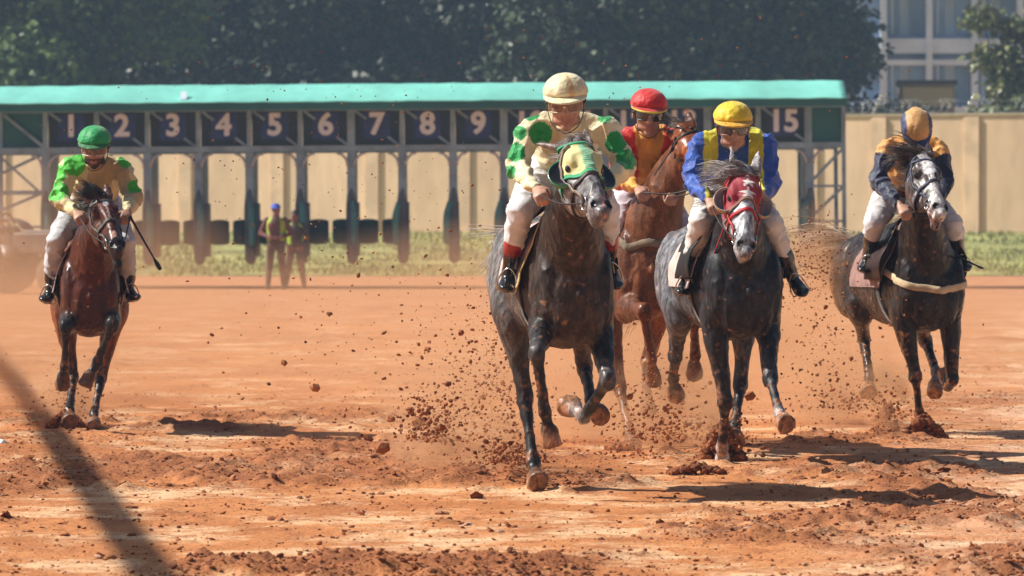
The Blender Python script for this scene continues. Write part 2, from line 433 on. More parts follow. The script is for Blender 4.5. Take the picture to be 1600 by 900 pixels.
# ------------------------------------------------------------------ trees, far building
def leaf_mesh(g, lobes, n, size, cola, colb, droop=.3, shell=.62):
    """many small leaf clumps through the volume of the lobes"""
    vs = []; fs = []; cs = []; tot = sum(r[0] * r[1] * r[2] for c, r in lobes)
    for c, r in lobes:
        k = int(n * r[0] * r[1] * r[2] / tot); lc = g.random()
        for i in range(k):
            d = V((g.gauss(0, 1), g.gauss(0, 1), g.gauss(0, 1))).normalized(); q = (shell + (1 - shell) * g.random() ** .6) * g.uniform(.85, 1.08)
            q *= 1 + .22 * noise.noise(V((d.x * 2.4, d.y * 2.4, d.z * 2.4)) + V(c))
            p = V((c[0] + d.x * r[0] * q, c[1] + d.y * r[1] * q, c[2] + d.z * r[2] * q))
            cc = mixc(cola, colb, max(0, min(1, .5 * lc + .7 * g.random() - .15)))
            for j in range(3):
                a = V((g.gauss(0, 1), g.gauss(0, 1), g.gauss(0, .5))).normalized(); b = a.cross(V((g.gauss(0, 1), g.gauss(0, 1), g.gauss(0, 1)))).normalized()
                a2 = (a + V((0, 0, -droop))).normalized(); L = size * g.uniform(.7, 1.3); w = L * .36
                o = p + V((g.gauss(0, 1), g.gauss(0, 1), g.gauss(0, 1))) * size * .5; m = len(vs)
                vs += [o, o + a2 * L * .5 + b * w, o + a2 * L, o + a2 * L * .5 - b * w]; fs.append((m, m + 1, m + 2, m + 3)); cs += [cc] * 4
    S = MB(); S.v, S.f, S.c, S.mi = vs, fs, cs, [0] * len(fs); return S
M_LEAF = mat('leaves', attr=True, rough=.48, spec=.35, var=[(1.2, 3, .75, 1.25, .35, .65)])
M_BARK = mat('bark', (.09, .07, .05), rough=.9, bump=[(8, .05, .6)], var=[(6, 4, .6, 1.3, .35, .65)])
def tree(name, base, lobes, n, size, cola, colb, label, seed, trunk_r=.3, shell=.62, cat='tree', group='trees beyond the wall'):
    g = random.Random(seed); e = empty(name, base, label, cat, group); B = V(base)
    S = leaf_mesh(g, [(tuple(B + V(c)), r) for c, r in lobes], n, size, cola, colb, shell=shell); S.build('crown', M_LEAF, e, smooth=False)
    S = MB(); top = B + V(lobes[0][0]); S.loft([B - V((0, 0, .3)), B.lerp(top, .3) + V((g.uniform(-.2, .2), 0, 0)), B.lerp(top, .6), top], [trunk_r * 1.3, trunk_r, trunk_r * .75, trunk_r * .3], n=12, sub=3)
    for c, r in lobes[1:]:
        q = B + V(c); s0 = B.lerp(top, g.uniform(.35, .6)); S.loft([s0, s0.lerp(q, .5) + V((0, 0, .2)), q], [trunk_r * .5, trunk_r * .3, trunk_r * .12], n=8, sub=3)
    S.build('trunk', M_BARK, e); return e
def tx(px, d): return (px - 800) / F * d
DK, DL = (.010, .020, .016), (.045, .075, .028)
D1 = 190.0; g = random.Random(21)
def lob(g, n, w, dpt, h0, h1, r0, r1):
    L_ = [((0, 0, (h0 + h1) / 2), (w * .55, dpt * .6, (h1 - h0) * .42))]
    for i in range(n):
        a = 6.283 * i / n + g.uniform(-.3, .3); q = g.uniform(.5, .8); zz = g.uniform(h0 + 1, h1 - 1); r = g.uniform(r0, r1)
        L_.append(((math.cos(a) * w * q, math.sin(a) * dpt * q, zz), (r, r, r * .85)))
    return L_
tree('broadleaf_tree', (tx(80, D1), D1, .8), lob(g, 11, 5.5, 4, 2.6, 11, 1.6, 2.4), 6500, .34, (.035, .07, .02), (.12, .19, .05), 'tree with bright green leaves behind the left end of the gate', 31)
tree('broadleaf_tree', (tx(395, D1 + 9), D1 + 9, .8), lob(g, 10, 5.5, 4, 1.6, 11, 1.8, 2.6), 6000, .34, DK, (.04, .06, .024), 'dark tree behind stalls four and five', 32)
tree('broadleaf_tree', (tx(620, D1 + 7), D1 + 7, .8), lob(g, 10, 5.0, 4, 1.6, 10.5, 1.8, 2.4), 6000, .34, DK, (.04, .06, .024), 'dark tree left of the rounded leafy tree', 33)
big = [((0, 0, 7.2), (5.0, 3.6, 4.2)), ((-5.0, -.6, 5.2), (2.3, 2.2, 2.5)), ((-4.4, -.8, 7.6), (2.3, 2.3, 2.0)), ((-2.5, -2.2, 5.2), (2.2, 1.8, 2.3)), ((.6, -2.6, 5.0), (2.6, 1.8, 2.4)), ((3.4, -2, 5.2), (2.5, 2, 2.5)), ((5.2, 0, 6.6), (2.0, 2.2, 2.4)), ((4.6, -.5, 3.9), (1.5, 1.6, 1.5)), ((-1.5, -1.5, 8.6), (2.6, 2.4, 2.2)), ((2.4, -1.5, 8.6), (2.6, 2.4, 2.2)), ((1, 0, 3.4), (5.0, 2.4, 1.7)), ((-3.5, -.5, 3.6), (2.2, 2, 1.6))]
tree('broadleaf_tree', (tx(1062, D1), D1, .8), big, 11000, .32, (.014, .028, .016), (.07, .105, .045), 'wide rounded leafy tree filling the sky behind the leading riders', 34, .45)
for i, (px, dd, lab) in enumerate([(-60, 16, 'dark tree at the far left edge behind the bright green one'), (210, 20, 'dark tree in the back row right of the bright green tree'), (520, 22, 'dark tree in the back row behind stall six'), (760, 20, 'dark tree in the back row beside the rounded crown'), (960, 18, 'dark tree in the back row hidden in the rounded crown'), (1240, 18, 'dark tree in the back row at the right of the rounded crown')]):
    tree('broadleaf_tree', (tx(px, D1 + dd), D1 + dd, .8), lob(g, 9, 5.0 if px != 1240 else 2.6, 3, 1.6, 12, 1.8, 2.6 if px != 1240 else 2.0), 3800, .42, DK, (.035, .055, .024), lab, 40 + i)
# hedges right of the gate
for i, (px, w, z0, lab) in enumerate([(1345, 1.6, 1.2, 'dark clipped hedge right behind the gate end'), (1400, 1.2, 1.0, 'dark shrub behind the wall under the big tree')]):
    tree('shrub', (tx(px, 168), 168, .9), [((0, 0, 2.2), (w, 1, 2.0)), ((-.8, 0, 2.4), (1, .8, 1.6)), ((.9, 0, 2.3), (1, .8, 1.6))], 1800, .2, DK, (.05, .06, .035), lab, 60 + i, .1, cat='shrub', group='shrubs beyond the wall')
tree('feathery_tree', (tx(1585, 172), 172, .9), [((0, 0, 4.6), (.9, .9, .8)), ((-.9, 0, 3.7), (.8, .7, .5)), ((-.4, 0, 5.6), (1.1, .8, .5)), ((.9, 0, 5.2), (.9, .8, .5)), ((.5, 0, 6.5), (1.2, .8, .5)), ((-1.0, .2, 6.9), (.8, .8, .4)), ((.8, 0, 3.4), (1.1, .8, 1.0))], 1500, .26, (.10, .13, .04), (.30, .29, .13), 'sparse feathery tree with yellowish sprays at the top right', 71, .12, .3)
tree('palm_shrub', (tx(1560, 166), 166, .9), [((0, 0, 2.9), (1.3, .9, .9)), ((-.7, 0, 2.2), (.9, .9, .8)), ((1.1, 0, 3.4), (1.0, .9, .8)), ((.3, -.3, 1.9), (1.4, .8, .8))], 2200, .24, (.05, .08, .03), (.2, .24, .08), 'low yellow green shrub behind the wall at the right edge', 72, .1, cat='shrub', group='shrubs beyond the wall')
# pale block of flats far behind; bluish haze is painted into its colours
BD = 240.0
def bx(px): return (px - 800) / F * BD
def bz(py): return CAMH - (py - YH) / F * BD
bld = empty('office_building', (bx(1480), BD, 0), 'pale blue grey concrete building, tinted bluish for haze, with wide windows at the top right', 'building')
M_CONC = mat('hazed_concrete', (.66, .76, .88), rough=.8, var=[(.4, 4, .85, 1.1, .4, .62)])
M_GLS = mat('hazed_glass', (.16, .26, .44), rough=.2, spec=.8, var=[(.3, 2, .7, 1.4, .4, .6)])
S = MB(); S.box((bx(1520), BD + 3, 6), (6, 2.5, 9)); S.build('wall', mat('hazed_wall', (.42, .54, .72), rough=.8, var=[(.4, 4, .85, 1.1, .4, .62)]), bld, smooth=False)
for k in range(-1, 3):
    zc = bz(72) + k * 3.1
    S = MB(); S.box((bx(1520), BD + .1, zc), (6, .35, .33)); S.box((bx(1520), BD - .05, zc - .75), (6, .3, .12)); S.build('floor_slab', M_CONC, bld, smooth=False)
    for j, px in enumerate(range(1345, 1760, 71)):
        S = MB(); S.box((bx(px + 34), BD + .42, zc + 1.5), (.78, .04, .95)); w = S.build('window', M_GLS, bld, smooth=False)
        S = MB(); S.box((bx(px + 50), BD + .36, zc + 1.5), (.035, .02, .95)); S.build('mullion', M_CONC, w, smooth=False)
for px in range(1310, 1760, 71):
    S = MB(); S.box((bx(px + 70), BD - .1, 6.5), (.13, .4, 8)); S.build('column', M_CONC, bld, smooth=False)
sh_ = empty('shed', (bx(1455), 190, .9), 'low brown shed with a flat roof beyond the wall', 'shed')
def sx_(px): return (px - 800) / F * 190
S = MB(); S.box((sx_(1450), 191, 3.1), (.95, 1, 2.95)); S.build('wall', mat('brown_plaster', (.30, .2, .14), rough=.9, var=[(1, 4, .8, 1.15, .35, .65)]), sh_, smooth=False)
S = MB(); S.box((sx_(1450), 191, 6.13), (1.05, 1.15, .08)); S.build('roof', mat('roof_felt', (.06, .055, .05), rough=.9), sh_, smooth=False)
S = MB(); S.box((sx_(1450), 189.98, 5.6), (.9, .02, .35)); S.build('fascia', mat('tan_fascia', (.5, .36, .22), rough=.8), sh_, smooth=False)

# ------------------------------------------------------------------ starting gate
GD = 107.0
def gx(px): return (px - 800) / F * GD
def gz(py): return CAMH - (py - YH) / F * GD
gate = empty('starting_gate', (gx(0), GD, 0), 'long teal starting gate with fifteen numbered stalls across the track', 'starting gate')
M_TEALC = mat('teal_canopy', (.20, .60, .52), rough=.7, spec=.3, var=[(.5, 4, .88, 1.1, .4, .62), (5, 4, .95, 1.05, .35, .65)], bump=[(1.1, .08, .4)])
M_TEALD = mat('dark_shaded_teal', (.008, .13, .12), rough=.6, var=[(.6, 4, .8, 1.2, .4, .62)])  # dark teal end panels; for the valance, its shade is put into this colour
M_FRAME = mat('gate_frame_paint', (.22, .35, .44), rough=.6, metal=0, var=[(3, 4, .75, 1.2, .35, .65)])
M_DKP = mat('number_board', (.006, .03, .03), rough=.6)
M_BLUE = mat('number_plate_blue', (.012, .04, .17), rough=.5, var=[(6, 3, .8, 1.2, .4, .62)])
M_WHT = mat('white_paint', (.72, .82, .94), rough=.6)
M_PAD = mat('stall_padding', (.08, .11, .13), rough=.7, var=[(3, 4, .7, 1.25, .35, .65)], bump=[(9, .02, .4)])
M_PADT = mat('teal_padding', (.07, .24, .23), rough=.6, var=[(3, 4, .8, 1.2, .35, .65)], bump=[(9, .02, .4)])
x0, x1 = gx(-120), gx(1322)
canopy_y0, canopy_y1 = GD - .75, GD + 3.0
zT, zB = gz(136), gz(164)
S = MB(); rows = []; n = 120
for (yy, zz) in ((canopy_y0 - .02, zB + .0), (canopy_y0, zB + .02), (canopy_y0 + .95, zT), (canopy_y0 + 1.5, zT + .03), (canopy_y1, zT - .1)):
    rows.append([V((x0 + (x1 - x0) * j / n, yy, zz + .004 * math.sin(j * 1.3) * (1 if yy < GD + 1 else 0) + .01 * noise.noise(V((j * .4, yy, 0))))) for j in range(n + 1)])
S.grid(rows); o = S.build('canopy', M_TEALC, gate)
o.modifiers.new('s', 'SOLIDIFY').thickness = .012
S = MB(); S.box(((x0 + x1) / 2, canopy_y0 + .03, gz(170)), ((x1 - x0) / 2, .02, (gz(164) - gz(177)) / 2 - .005)); S.build('valance', M_TEALD, gate, smooth=False)
S = MB(); S.box((gx(292), canopy_y0 + .2, gz(153)), (.06, .02, .11), Y=V((0, .7, -.7)), Z=V((0, .7, .7)).normalized()); S.build('patch', M_WHT, gate, smooth=False)
pit = 1.0285
S = MB(); S.bar((x0, GD, gz(236)), (x1, GD, gz(236)), .12, gz(232) - gz(241), up=V((0, 0, 1))); S.build('lintel_beam', M_FRAME, gate, smooth=False)
S = MB(); S.bar((x0, GD + 2.7, gz(236)), (x1, GD + 2.7, gz(236)), .12, .12); S.bar((x0, GD + 2.7, gz(176)), (x1, GD + 2.7, gz(176)), .1, .1); S.build('rear_beam', M_FRAME, gate, smooth=False)
S = MB(); S.bar((x0, GD - .02, gz(174)), (x1, GD - .02, gz(174)), .08, .07); S.build('top_rail', M_FRAME, gate, smooth=False)
def number(txt, c, h, parent):
    cu = bpy.data.curves.new('num', 'FONT'); cu.body = txt; cu.size = h * 1.42; cu.align_x = 'CENTER'; cu.align_y = 'CENTER'; cu.offset = .010; cu.extrude = .008
    o = bpy.data.objects.new('t', cu); COL.objects.link(o); o.rotation_euler = (R(90), 0, 0); o.location = c; bpy.context.view_layer.update()
    me = bpy.data.meshes.new_from_object(o.evaluated_get(bpy.context.evaluated_depsgraph_get())); me.transform(o.matrix_world); bpy.data.objects.remove(o)
    bm = bmesh.new()
    for k_, (dx, dz) in enumerate(((0, 0), (.014, 0), (-.014, 0), (0, .012), (0, -.012), (.01, .01), (-.01, -.01))):
        m2 = me.copy(); m2.transform(Matrix.Translation((dx, -.0012 * k_, dz))); bm.from_mesh(m2); bpy.data.meshes.remove(m2)
    bm.to_mesh(me); bm.free(); link('number', me, M_WHT, parent, smooth=False)
sc1 = gx(112.5)
for i in range(15):
    cx_ = sc1 + pit * i
    S = MB(); S.box((cx_, GD + .12, (gz(175) + gz(232)) / 2), (pit / 2 - .05, .02, (gz(175) - gz(232)) / 2 - .01)); nb_ = S.build('number_board', M_DKP, gate, smooth=False)
    S = MB(); S.box((cx_, GD + .085, gz(200)), (.27, .012, .27)); S.build('blue_plate', M_BLUE, nb_, smooth=False)
    number(str(i + 1), (cx_, GD + .055, gz(199)), .43, nb_)
    S = MB(); S.bar((cx_ - pit * .42, GD + .03, gz(177)), (cx_ - pit * .2, GD + .03, gz(190)), .05, .05, up=V((0, 1, 0))); S.build('brace', M_FRAME, nb_, smooth=False); S = MB(); S.bar((cx_ + pit * .22, GD + .03, gz(218)), (cx_ + pit * .44, GD + .03, gz(231)), .05, .05, up=V((0, 1, 0))); S.build('brace', M_FRAME, nb_, smooth=False)
for i in range(16):
    xx = sc1 + pit * (i - .5); th = .13 if i in (6, 9, 13) else .075
    S = MB(); S.box((xx, GD, (gz(176) + gz(232)) / 2), (th / 2 * 1.2, .05, (gz(176) - gz(232)) / 2)); up_ = S.build('upright', M_FRAME, gate, smooth=False)
    S = MB()                                     # stall divider: frame with padded lower part
    S.box((xx, GD + 1.35, (gz(241) + gz(330)) / 2), (.05, 1.3, (gz(241) - gz(330)) / 2 * .999)); S.box((xx, GD + .02, (gz(241) + gz(320)) / 2), (.085, .06, (gz(241) - gz(320)) / 2)); dv = S.build('stall_divider', M_FRAME, gate, smooth=False)
    S = MB(); S.loft([(xx + .01, GD + .05, gz(408)), (xx + .01, GD + .05, gz(400)), (xx, GD + .05, gz(335)), (xx, GD + .05, gz(300))], [(.11, .12), (.115, .16), (.115, .16), (.085, .1)], V((1, 0, 0)), n=14, cap='round'); S.box((xx, GD + 1.4, (gz(320) + gz(405)) / 2), (.09, 1.3, (gz(320) - gz(405)) / 2)); S.build('padding', M_PAD, dv)
    S = MB(); q = .06 if i < 7 else -.13; S.loft([(xx + q, GD - .28, gz(382)), (xx + q, GD - .28, gz(345)), (xx + q * .6, GD - .2, gz(322))], [(.07, .12), (.075, .12), (.05, .06)], V((1, 0, 0)), n=12); S.build('front_gate_leaf', M_PADT, dv)
    for sg in (-1, 1):                            # rounded top corners of the stall openings
        S = MB(); S.tube([(xx + sg * (.07 + .22 * (1 - math.cos(a))), GD - .05, gz(241) - .30 + .27 * math.sin(a)) for a in np.linspace(0, 1.57, 7)], .028, n=8); S.build('corner_tube', mat('pale_tube', (.5, .52, .55), rough=.4, metal=.5), dv)
for i in range(1, 7):
    for sg in (-1, 1):
        cx_ = sc1 + pit * i + sg * pit * .24
        S = MB(); S.loft([(cx_, GD + 2.6, gz(383)), (cx_, GD + 2.6, gz(350))], [(.21, .05), (.21, .05)], V((1, 0, 0)), n=16); S.build('rear_door', mat('green_door_pad', (.015, .13, .12), rough=.6, var=[(4, 4, .8, 1.2, .35, .65)]), gate)
for (a, b) in ((-60, 72), (1262, 1320)):           # end towers
    xa, xb = gx(a), gx(b)
    S = MB(); S.box(((xa + xb) / 2, GD + .1, (gz(176) + gz(234)) / 2), ((xb - xa) / 2 - .04, .02, (gz(176) - gz(234)) / 2 - .01)); S.build('end_panel', M_TEALD, gate, smooth=False)
    bars = []
    for xx in (xa, xb):
        for yy in (GD + .02, GD + 2.7): bars.append(((xx, yy, gz(176)), (xx, yy, gz(420)), .08, .1))
    for (p, q_) in ((240, 300), (300, 355)):
        bars.append(((xa, GD + .02, gz(q_)), (xb, GD + .02, gz(p)), .06, .07)); bars.append(((xa, GD - .05, gz(q_)), (xb, GD - .05, gz(q_)), .05, .06))
    if a < 0: bars += [((gx(8), GD, gz(180)), (gx(72), GD, gz(232)), .06, .07), ((gx(2), GD + .1, gz(176)), (gx(2), GD + .1, gz(400)), .08, .1), ((gx(2), GD, gz(245)), (gx(62), GD, gz(300)), .05, .06), ((gx(2), GD - .08, gz(303)), (gx(72), GD - .08, gz(303)), .05, .05)]
    for (p, q_, w_, h_) in bars:
        S = MB(); S.bar(p, q_, w_, h_, up=V((0, 1, 0))); S.build('frame_bar', M_FRAME, gate, smooth=False)
    for yy in (GD - .3, GD + 2.9):
        S = MB(); cx_ = (xa + xb) / 2 + .15; S.tube([(cx_ - .14, yy, .42), (cx_ + .14, yy, .42)], .42, (.1, .1, .1), n=24); w = S.build('wheel', mat('tyre_rubber', (.02, .02, .022), rough=.8, var=[(5, 3, .7, 2.0, .4, .7)]), gate)
        S = MB(); S.tube([(cx_ - .15, yy, .42), (cx_ + .15, yy, .42)], .2, n=20); S.build('rim', M_FRAME, w)
gate.rotation_euler = (0, R(-.42), 0)

# ------------------------------------------------------------------ tractor at the left
def tractor(loc):
    e = empty('tractor', loc, 'small dusty grey tractor parked at the left end of the gate', 'tractor'); B = V(loc)
    mp = mat('dusty_grey_paint', (.15, .13, .12), rough=.4, spec=.5, var=[(3, 4, .7, 1.2, .35, .65)])
    S = MB(); S.box(B + V((0, -.8, .95)), (.26, .7, .2)); S.box(B + V((0, -.85, 1.17)), (.2, .62, .03)); bo = S.build('bonnet', mp, e, smooth=False); bo.modifiers.new('b', 'BEVEL').width = .04
    S = MB(); S.box(B + V((0, -.3, .55)), (.18, 1.1, .14)); S.build('chassis', M_RUB0, e, smooth=False)
    for x in (-.62, .62):
        S = MB(); S.tube([B + V((x - .16, .55, .62)), B + V((x - .12, .55, .62)), B + V((x + .12, .55, .62)), B + V((x + .16, .55, .62))], [.54, .62, .62, .54], n=30)
        w = S.build('rear_wheel', M_RUB0, e); S = MB(); S.tube([B + V((x - .17, .55, .62)), B + V((x + .17, .55, .62))], .3, n=20); S.build('rim', mp, w)
        S = MB(); S.loft([B + V((x, .0, .95)), B + V((x, .2, 1.3)), B + V((x, .6, 1.4)), B + V((x, 1.0, 1.25))], [(.2, .03)] * 4, V((1, 0, 0)), n=12); S.build('mudguard', mp, e)
        S = MB(); S.tube([B + V((x * .8 - .09, -1.2, .36)), B + V((x * .8 + .09, -1.2, .36))], .36, n=24); w = S.build('front_wheel', M_RUB0, e); S = MB(); S.tube([B + V((x * .8 - .1, -1.2, .36)), B + V((x * .8 + .1, -1.2, .36))], .18, n=16); S.build('rim', mp, w)
        S = MB(); S.ell(B + V((x * .28, -1.52, 1.0)), (.07, .03, .07)); S.build('headlight', M_SHINY, e)
    S = MB(); S.box(B + V((0, .6, 1.15)), (.24, .22, .05)); S.box(B + V((0, .8, 1.38)), (.24, .05, .2)); S.build('seat', M_RUB0, e, smooth=False)
    S = MB(); S.tube([B + V((.2 * math.cos(a), .15 + .06 * math.sin(a), 1.32 + .19 * math.sin(a))) for a in np.linspace(0, 6.283, 20)], .018, n=6); S.tube([B + V((0, -.1, 1.1)), B + V((0, .15, 1.32))], .02, n=6); S.build('steering_wheel', M_RUB0, e)
    S = MB(); S.tube([B + V((.16, -.9, 1.1)), B + V((.16, -.9, 1.62))], .03, n=8); S.build('exhaust_pipe', M_GALV, e)
    S = MB(); S.tube([B + V((-.5, 1.0, .9)), B + V((-.5, 1.0, 1.75)), B + V((.5, 1.0, 1.75)), B + V((.5, 1.0, .9))], .035, n=8); S.build('roll_bar', M_GALV, e)
M_RUB0 = mat('dusty_rubber', (.07, .055, .045), rough=.85, var=[(4, 3, .6, 1.8, .4, .65)])
tractor((tx(24, 99.5), 99.5, 0))
bpy.data.objects['tractor'].rotation_euler = (0, 0, R(62))

# the long overhead pipe outside the left edge whose shadow crosses the sand
pipe_h = 6.0; off = V((-sdir.x / sdir.z, -sdir.y / sdir.z, 0)) * pipe_h
pa = V(((0 - 800) / F * 56.6, 56.6, 0)) - off; pb = V(((252 - 800) / F * 22.6, 22.6, 0)) - off; dd = (pa - pb)
pa = pa + dd * .25; pb = pb - dd * .12
pp = empty('cable_boom', (pa.x, pa.y, 0), 'long overhead boom on posts outside the left edge that throws the diagonal shadow', 'boom')
S = MB(); S.tube([pa + V((0, 0, pipe_h)), pb + V((0, 0, pipe_h))], .085, n=16); S.build('boom', M_GALV, pp)
for q in (pa, pb):
    S = MB(); S.tube([V((q.x, q.y, 0)), V((q.x, q.y, pipe_h - .1))], .09, n=12); S.build('post', M_GALV, pp)
# ------------------------------------------------------------------ horses
def hair(S, p0, d, L, r, g, col, drag=V((0, 0, -.5)), wav=.03, seg=7):
    lk = S.__dict__.get('lock')                 # strands come in locks that share direction and wave
    if lk is None or lk[0] <= 0:
        lk = S.lock = [g.randint(6, 14), V(p0), V(d).normalized(), g.uniform(0, 6.28), g.uniform(2, 5), V((g.uniform(-1, 1), g.uniform(-1, 1), g.uniform(-1, 1))).normalized(), L, g.uniform(.6, 1.3)]
    lk[0] -= 1; L = lk[6] * g.uniform(.75, 1.05)
    p = lk[1] + V((g.gauss(0, .008), g.gauss(0, .008), g.gauss(0, .008))); v = (lk[2] + V((g.gauss(0, .05), g.gauss(0, .05), g.gauss(0, .05)))).normalized()
    pts = []; ph = lk[3] + g.gauss(0, .12); fr = lk[4]; w = lk[5]
    for i in range(seg + 1):
        t = i / seg; pts.append(p + w * (wav * math.sin(ph + fr * t) * t * L * 3)); v = (v + drag * (1.0 / seg)).normalized(); p = p + v * (L / seg)
    k = g.uniform(.85, 1.15) * lk[7]; c = tuple(x * k for x in col)
    b = len(S.v); 
    for i, q in enumerate(pts):
        T = (pts[min(i + 1, seg)] - pts[max(i - 1, 0)]).normalized(); A = T.cross(w); A = A.normalized() if A.length > 1e-5 else V((1, 0, 0)); B = T.cross(A)
        rr = r * (1 - .85 * (i / seg) ** 1.5)
        for a in (0, 2.09, 4.19):
            S.v.append(q + A * (rr * math.cos(a)) + B * (rr * math.sin(a))); S.c.append(c)
    for i in range(seg):
        for k in range(3):
            S.f.append((b + i * 3 + k, b + i * 3 + (k + 1) % 3, b + i * 3 + 3 + (k + 1) % 3, b + i * 3 + 3 + k)); S.mi.append(0)

M_COAT = {}
def coat_mat(key, rough=.42, dapple=0):
    if key in M_COAT: return M_COAT[key]
    m = mat('horse_coat_' + key, attr=True, rough=rough - .04, spec=.26, stretch=(1, 1, .5), bump=[(9, .012, .3), (60, .003, .5), (400, .0006, .6)],
            var=[(3, 4, .68, 1.35, .35, .65), (14, 5, .8, 1.3, .4, .62), (28, 3, 1 - dapple, 1 + dapple * 1.3, .4, .62), (120, 3, .72, 1.3, .38, .62)], roughvar=(7, rough - .1, rough + .12))
    M_COAT[key] = m; return m
M_LEATHER = mat('tack_leather', attr=True, rough=.5, spec=.3, bump=[(120, .001, .5)], var=[(30, 3, .7, 1.3, .35, .65)])
M_CLOTH = mat('tack_cloth', attr=True, rough=.75, spec=.3, sheen=.2, bump=[(18, .012, .5), (300, .001, .4)], var=[(12, 4, .75, 1.15, .35, .65)])
M_HAIR = mat('horse_hair', attr=True, rough=.5, spec=.4)
M_EYE = mat('animal_eye', (.008, .005, .004), rough=.06, spec=.8)
M_STEEL = mat('bit_steel', (.55, .55, .56), rough=.25, metal=1)

class Horse: pass
def make_horse(cfg):
    g = random.Random(cfg['seed']); s = cfg.get('s', 1.0); W = cfg.get('w', 1.0); H = Horse(); H.cfg = cfg
    ps = R(cfg['yaw']); d0 = cfg['d']
    Lf = V((math.cos(ps), math.sin(ps), 0)); Fw = V((math.sin(ps), -math.cos(ps), 0)); pt = R(cfg.get('pitch', 0))
    U = V((0, 0, 1)); F2 = Fw * math.cos(pt) + U * math.sin(pt); U2 = U * math.cos(pt) - Fw * math.sin(pt)
    ro = R(cfg.get('roll', 0)); L2 = Lf * math.cos(ro) + U2 * math.sin(ro); U3 = U2 * math.cos(ro) - Lf * math.sin(ro)
    ox = (cfg['px'] - 800) / F * d0
    O = V((ox, d0, cfg.get('dz', 0) + 1.1 * s))           # point inside the chest above the elbows
    def T(x, y, z): return O + F2 * (x * s) + L2 * (y * s) + U3 * ((z - 1.1) * s)
    H.T = T; H.L = L2; H.U = U3; H.F = F2; H.O = O; H.s = s; H.ground = V((ox, d0, 0)) - Fw * .4
    C = cfg['col']; cb, cbel, crump, cneck = C['body'], C.get('belly', C['body']), C.get('rump', C['body']), C.get('neck', C['body'])
    S = MB()
    # trunk
    sec = [(.255, 1.12, .03, .04), (.245, 1.12, .11, .15), (.17, 1.12, .205, .27), (.05, 1.14, .225, .325), (-.12, 1.18, .245, .37), (-.35, 1.185, .275, .355),
           (-.6, 1.19, .285, .33), (-.85, 1.22, .275, .31), (-1.05, 1.27, .26, .29), (-1.22, 1.27, .22, .25), (-1.36, 1.25, .15, .18), (-1.42, 1.24, .07, .1)]
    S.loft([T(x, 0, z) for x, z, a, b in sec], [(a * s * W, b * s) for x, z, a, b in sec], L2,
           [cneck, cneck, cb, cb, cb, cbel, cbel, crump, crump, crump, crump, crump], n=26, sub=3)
    S.loft([T(.0, 0, 1.45), T(-.2, 0, 1.55), T(-.45, 0, 1.5)], [(.09 * s, .09 * s), (.07 * s, .07 * s), (.08 * s, .06 * s)], L2, cb)
    for e in (-1, 1):
        S.ell(T(.06, e * .165 * W, 1.16), (.16 * s, .07 * s * W, .25 * s), F2, L2, U3, cb)
        S.ell(T(.14, e * .085 * W, 1.05), (.12 * s, .085 * s * W, .19 * s), F2, L2, U3, cneck)
        S.ell(T(-.02, e * .175 * W, .98), (.15 * s, .07 * s * W, .13 * s), F2, L2, U3, cb)
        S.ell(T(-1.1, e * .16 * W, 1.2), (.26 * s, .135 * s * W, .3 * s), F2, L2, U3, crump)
    # neck and head
    poll = P(cfg['poll'][0], cfg['poll'][1], d0 + cfg['poll'][2]); HL = .6 * s
    muz = reach(poll, cfg['muz'][0], cfg['muz'][1], HL, -1)
    A = (muz - poll).normalized(); ht = R(cfg.get('headturn', 0))
    lat = L2 - A * L2.dot(A); lat.normalize(); lat = lat * math.cos(ht) + A.cross(lat) * math.sin(ht)
    if 'headroll' in cfg: pass
    N = A.cross(lat).normalized()
    H.poll, H.A, H.lat, H.N, H.HL = poll, A, lat, N, HL
    hs = s * cfg.get('headk', 1.1)
    def HP(t, l, n): return poll + A * (t * HL) + lat * (l * hs) + N * (n * hs)
    H.HP = HP
    nb = T(-.03, 0, 1.3); nb0 = T(-.1, 0, 1.22); ne = HP(.12, 0, -.12)
    bow = U3 * (.05 * s) + V(cfg.get('bow', (0, 0, 0)))
    np_ = [nb0, nb, nb.lerp(ne, .33) + bow, nb.lerp(ne, .68) + bow * .9, ne, HP(.1, 0, -.07)]
    nr = [(.14 * s, .28 * s), (.2 * s * W, .29 * s), (.15 * s, .225 * s), (.098 * s, .16 * s), (.078 * s, .125 * s), (.06 * s, .08 * s)]
    if 'neckk' in cfg: nr = [(a * cfg['neckk'], b) for a, b in nr]
    nside = [L2, lat]
    S.loft(np_, nr, (L2 + lat * .6).normalized(), [cneck, cneck, cneck, cneck, C['head'], C['head']], n=22, sub=5)
    H.neck = (np_, nr)
    for e in (-1, 1):      # neck muscle running into the shoulder
        S.loft([T(.1, e * .12 * W, 1.22), np_[2] + L2 * (e * .06 * s) - U3 * .03, np_[3] + L2 * (e * .04 * s)], [(.07 * s, .1 * s), (.06 * s, .08 * s), (.04 * s, .05 * s)], L2, cneck)
    hc = C['head']; mz = C.get('muzzle', hc)
    hsec = [(0, .062, .075), (.1, .085, .105), (.2, .098, .13), (.32, .1, .15), (.43, .088, .145), (.55, .068, .115), (.68, .056, .088), (.8, .053, .075), (.9, .058, .072), (.97, .05, .06), (1.01, .032, .035)]
    S.loft([HP(t, 0, -d) for t, a, d in hsec], [(a * hs, d * hs) for t, a, d in hsec], lat, [hc] * 7 + [mz] * 4, n=24, sub=4)
    S.loft([HP(.22, 0, -.015), HP(.5, 0, -.018), HP(.78, 0, -.02)], [(.055 * hs, .03 * hs), (.036 * hs, .03 * hs), (.028 * hs, .022 * hs)], lat, hc)
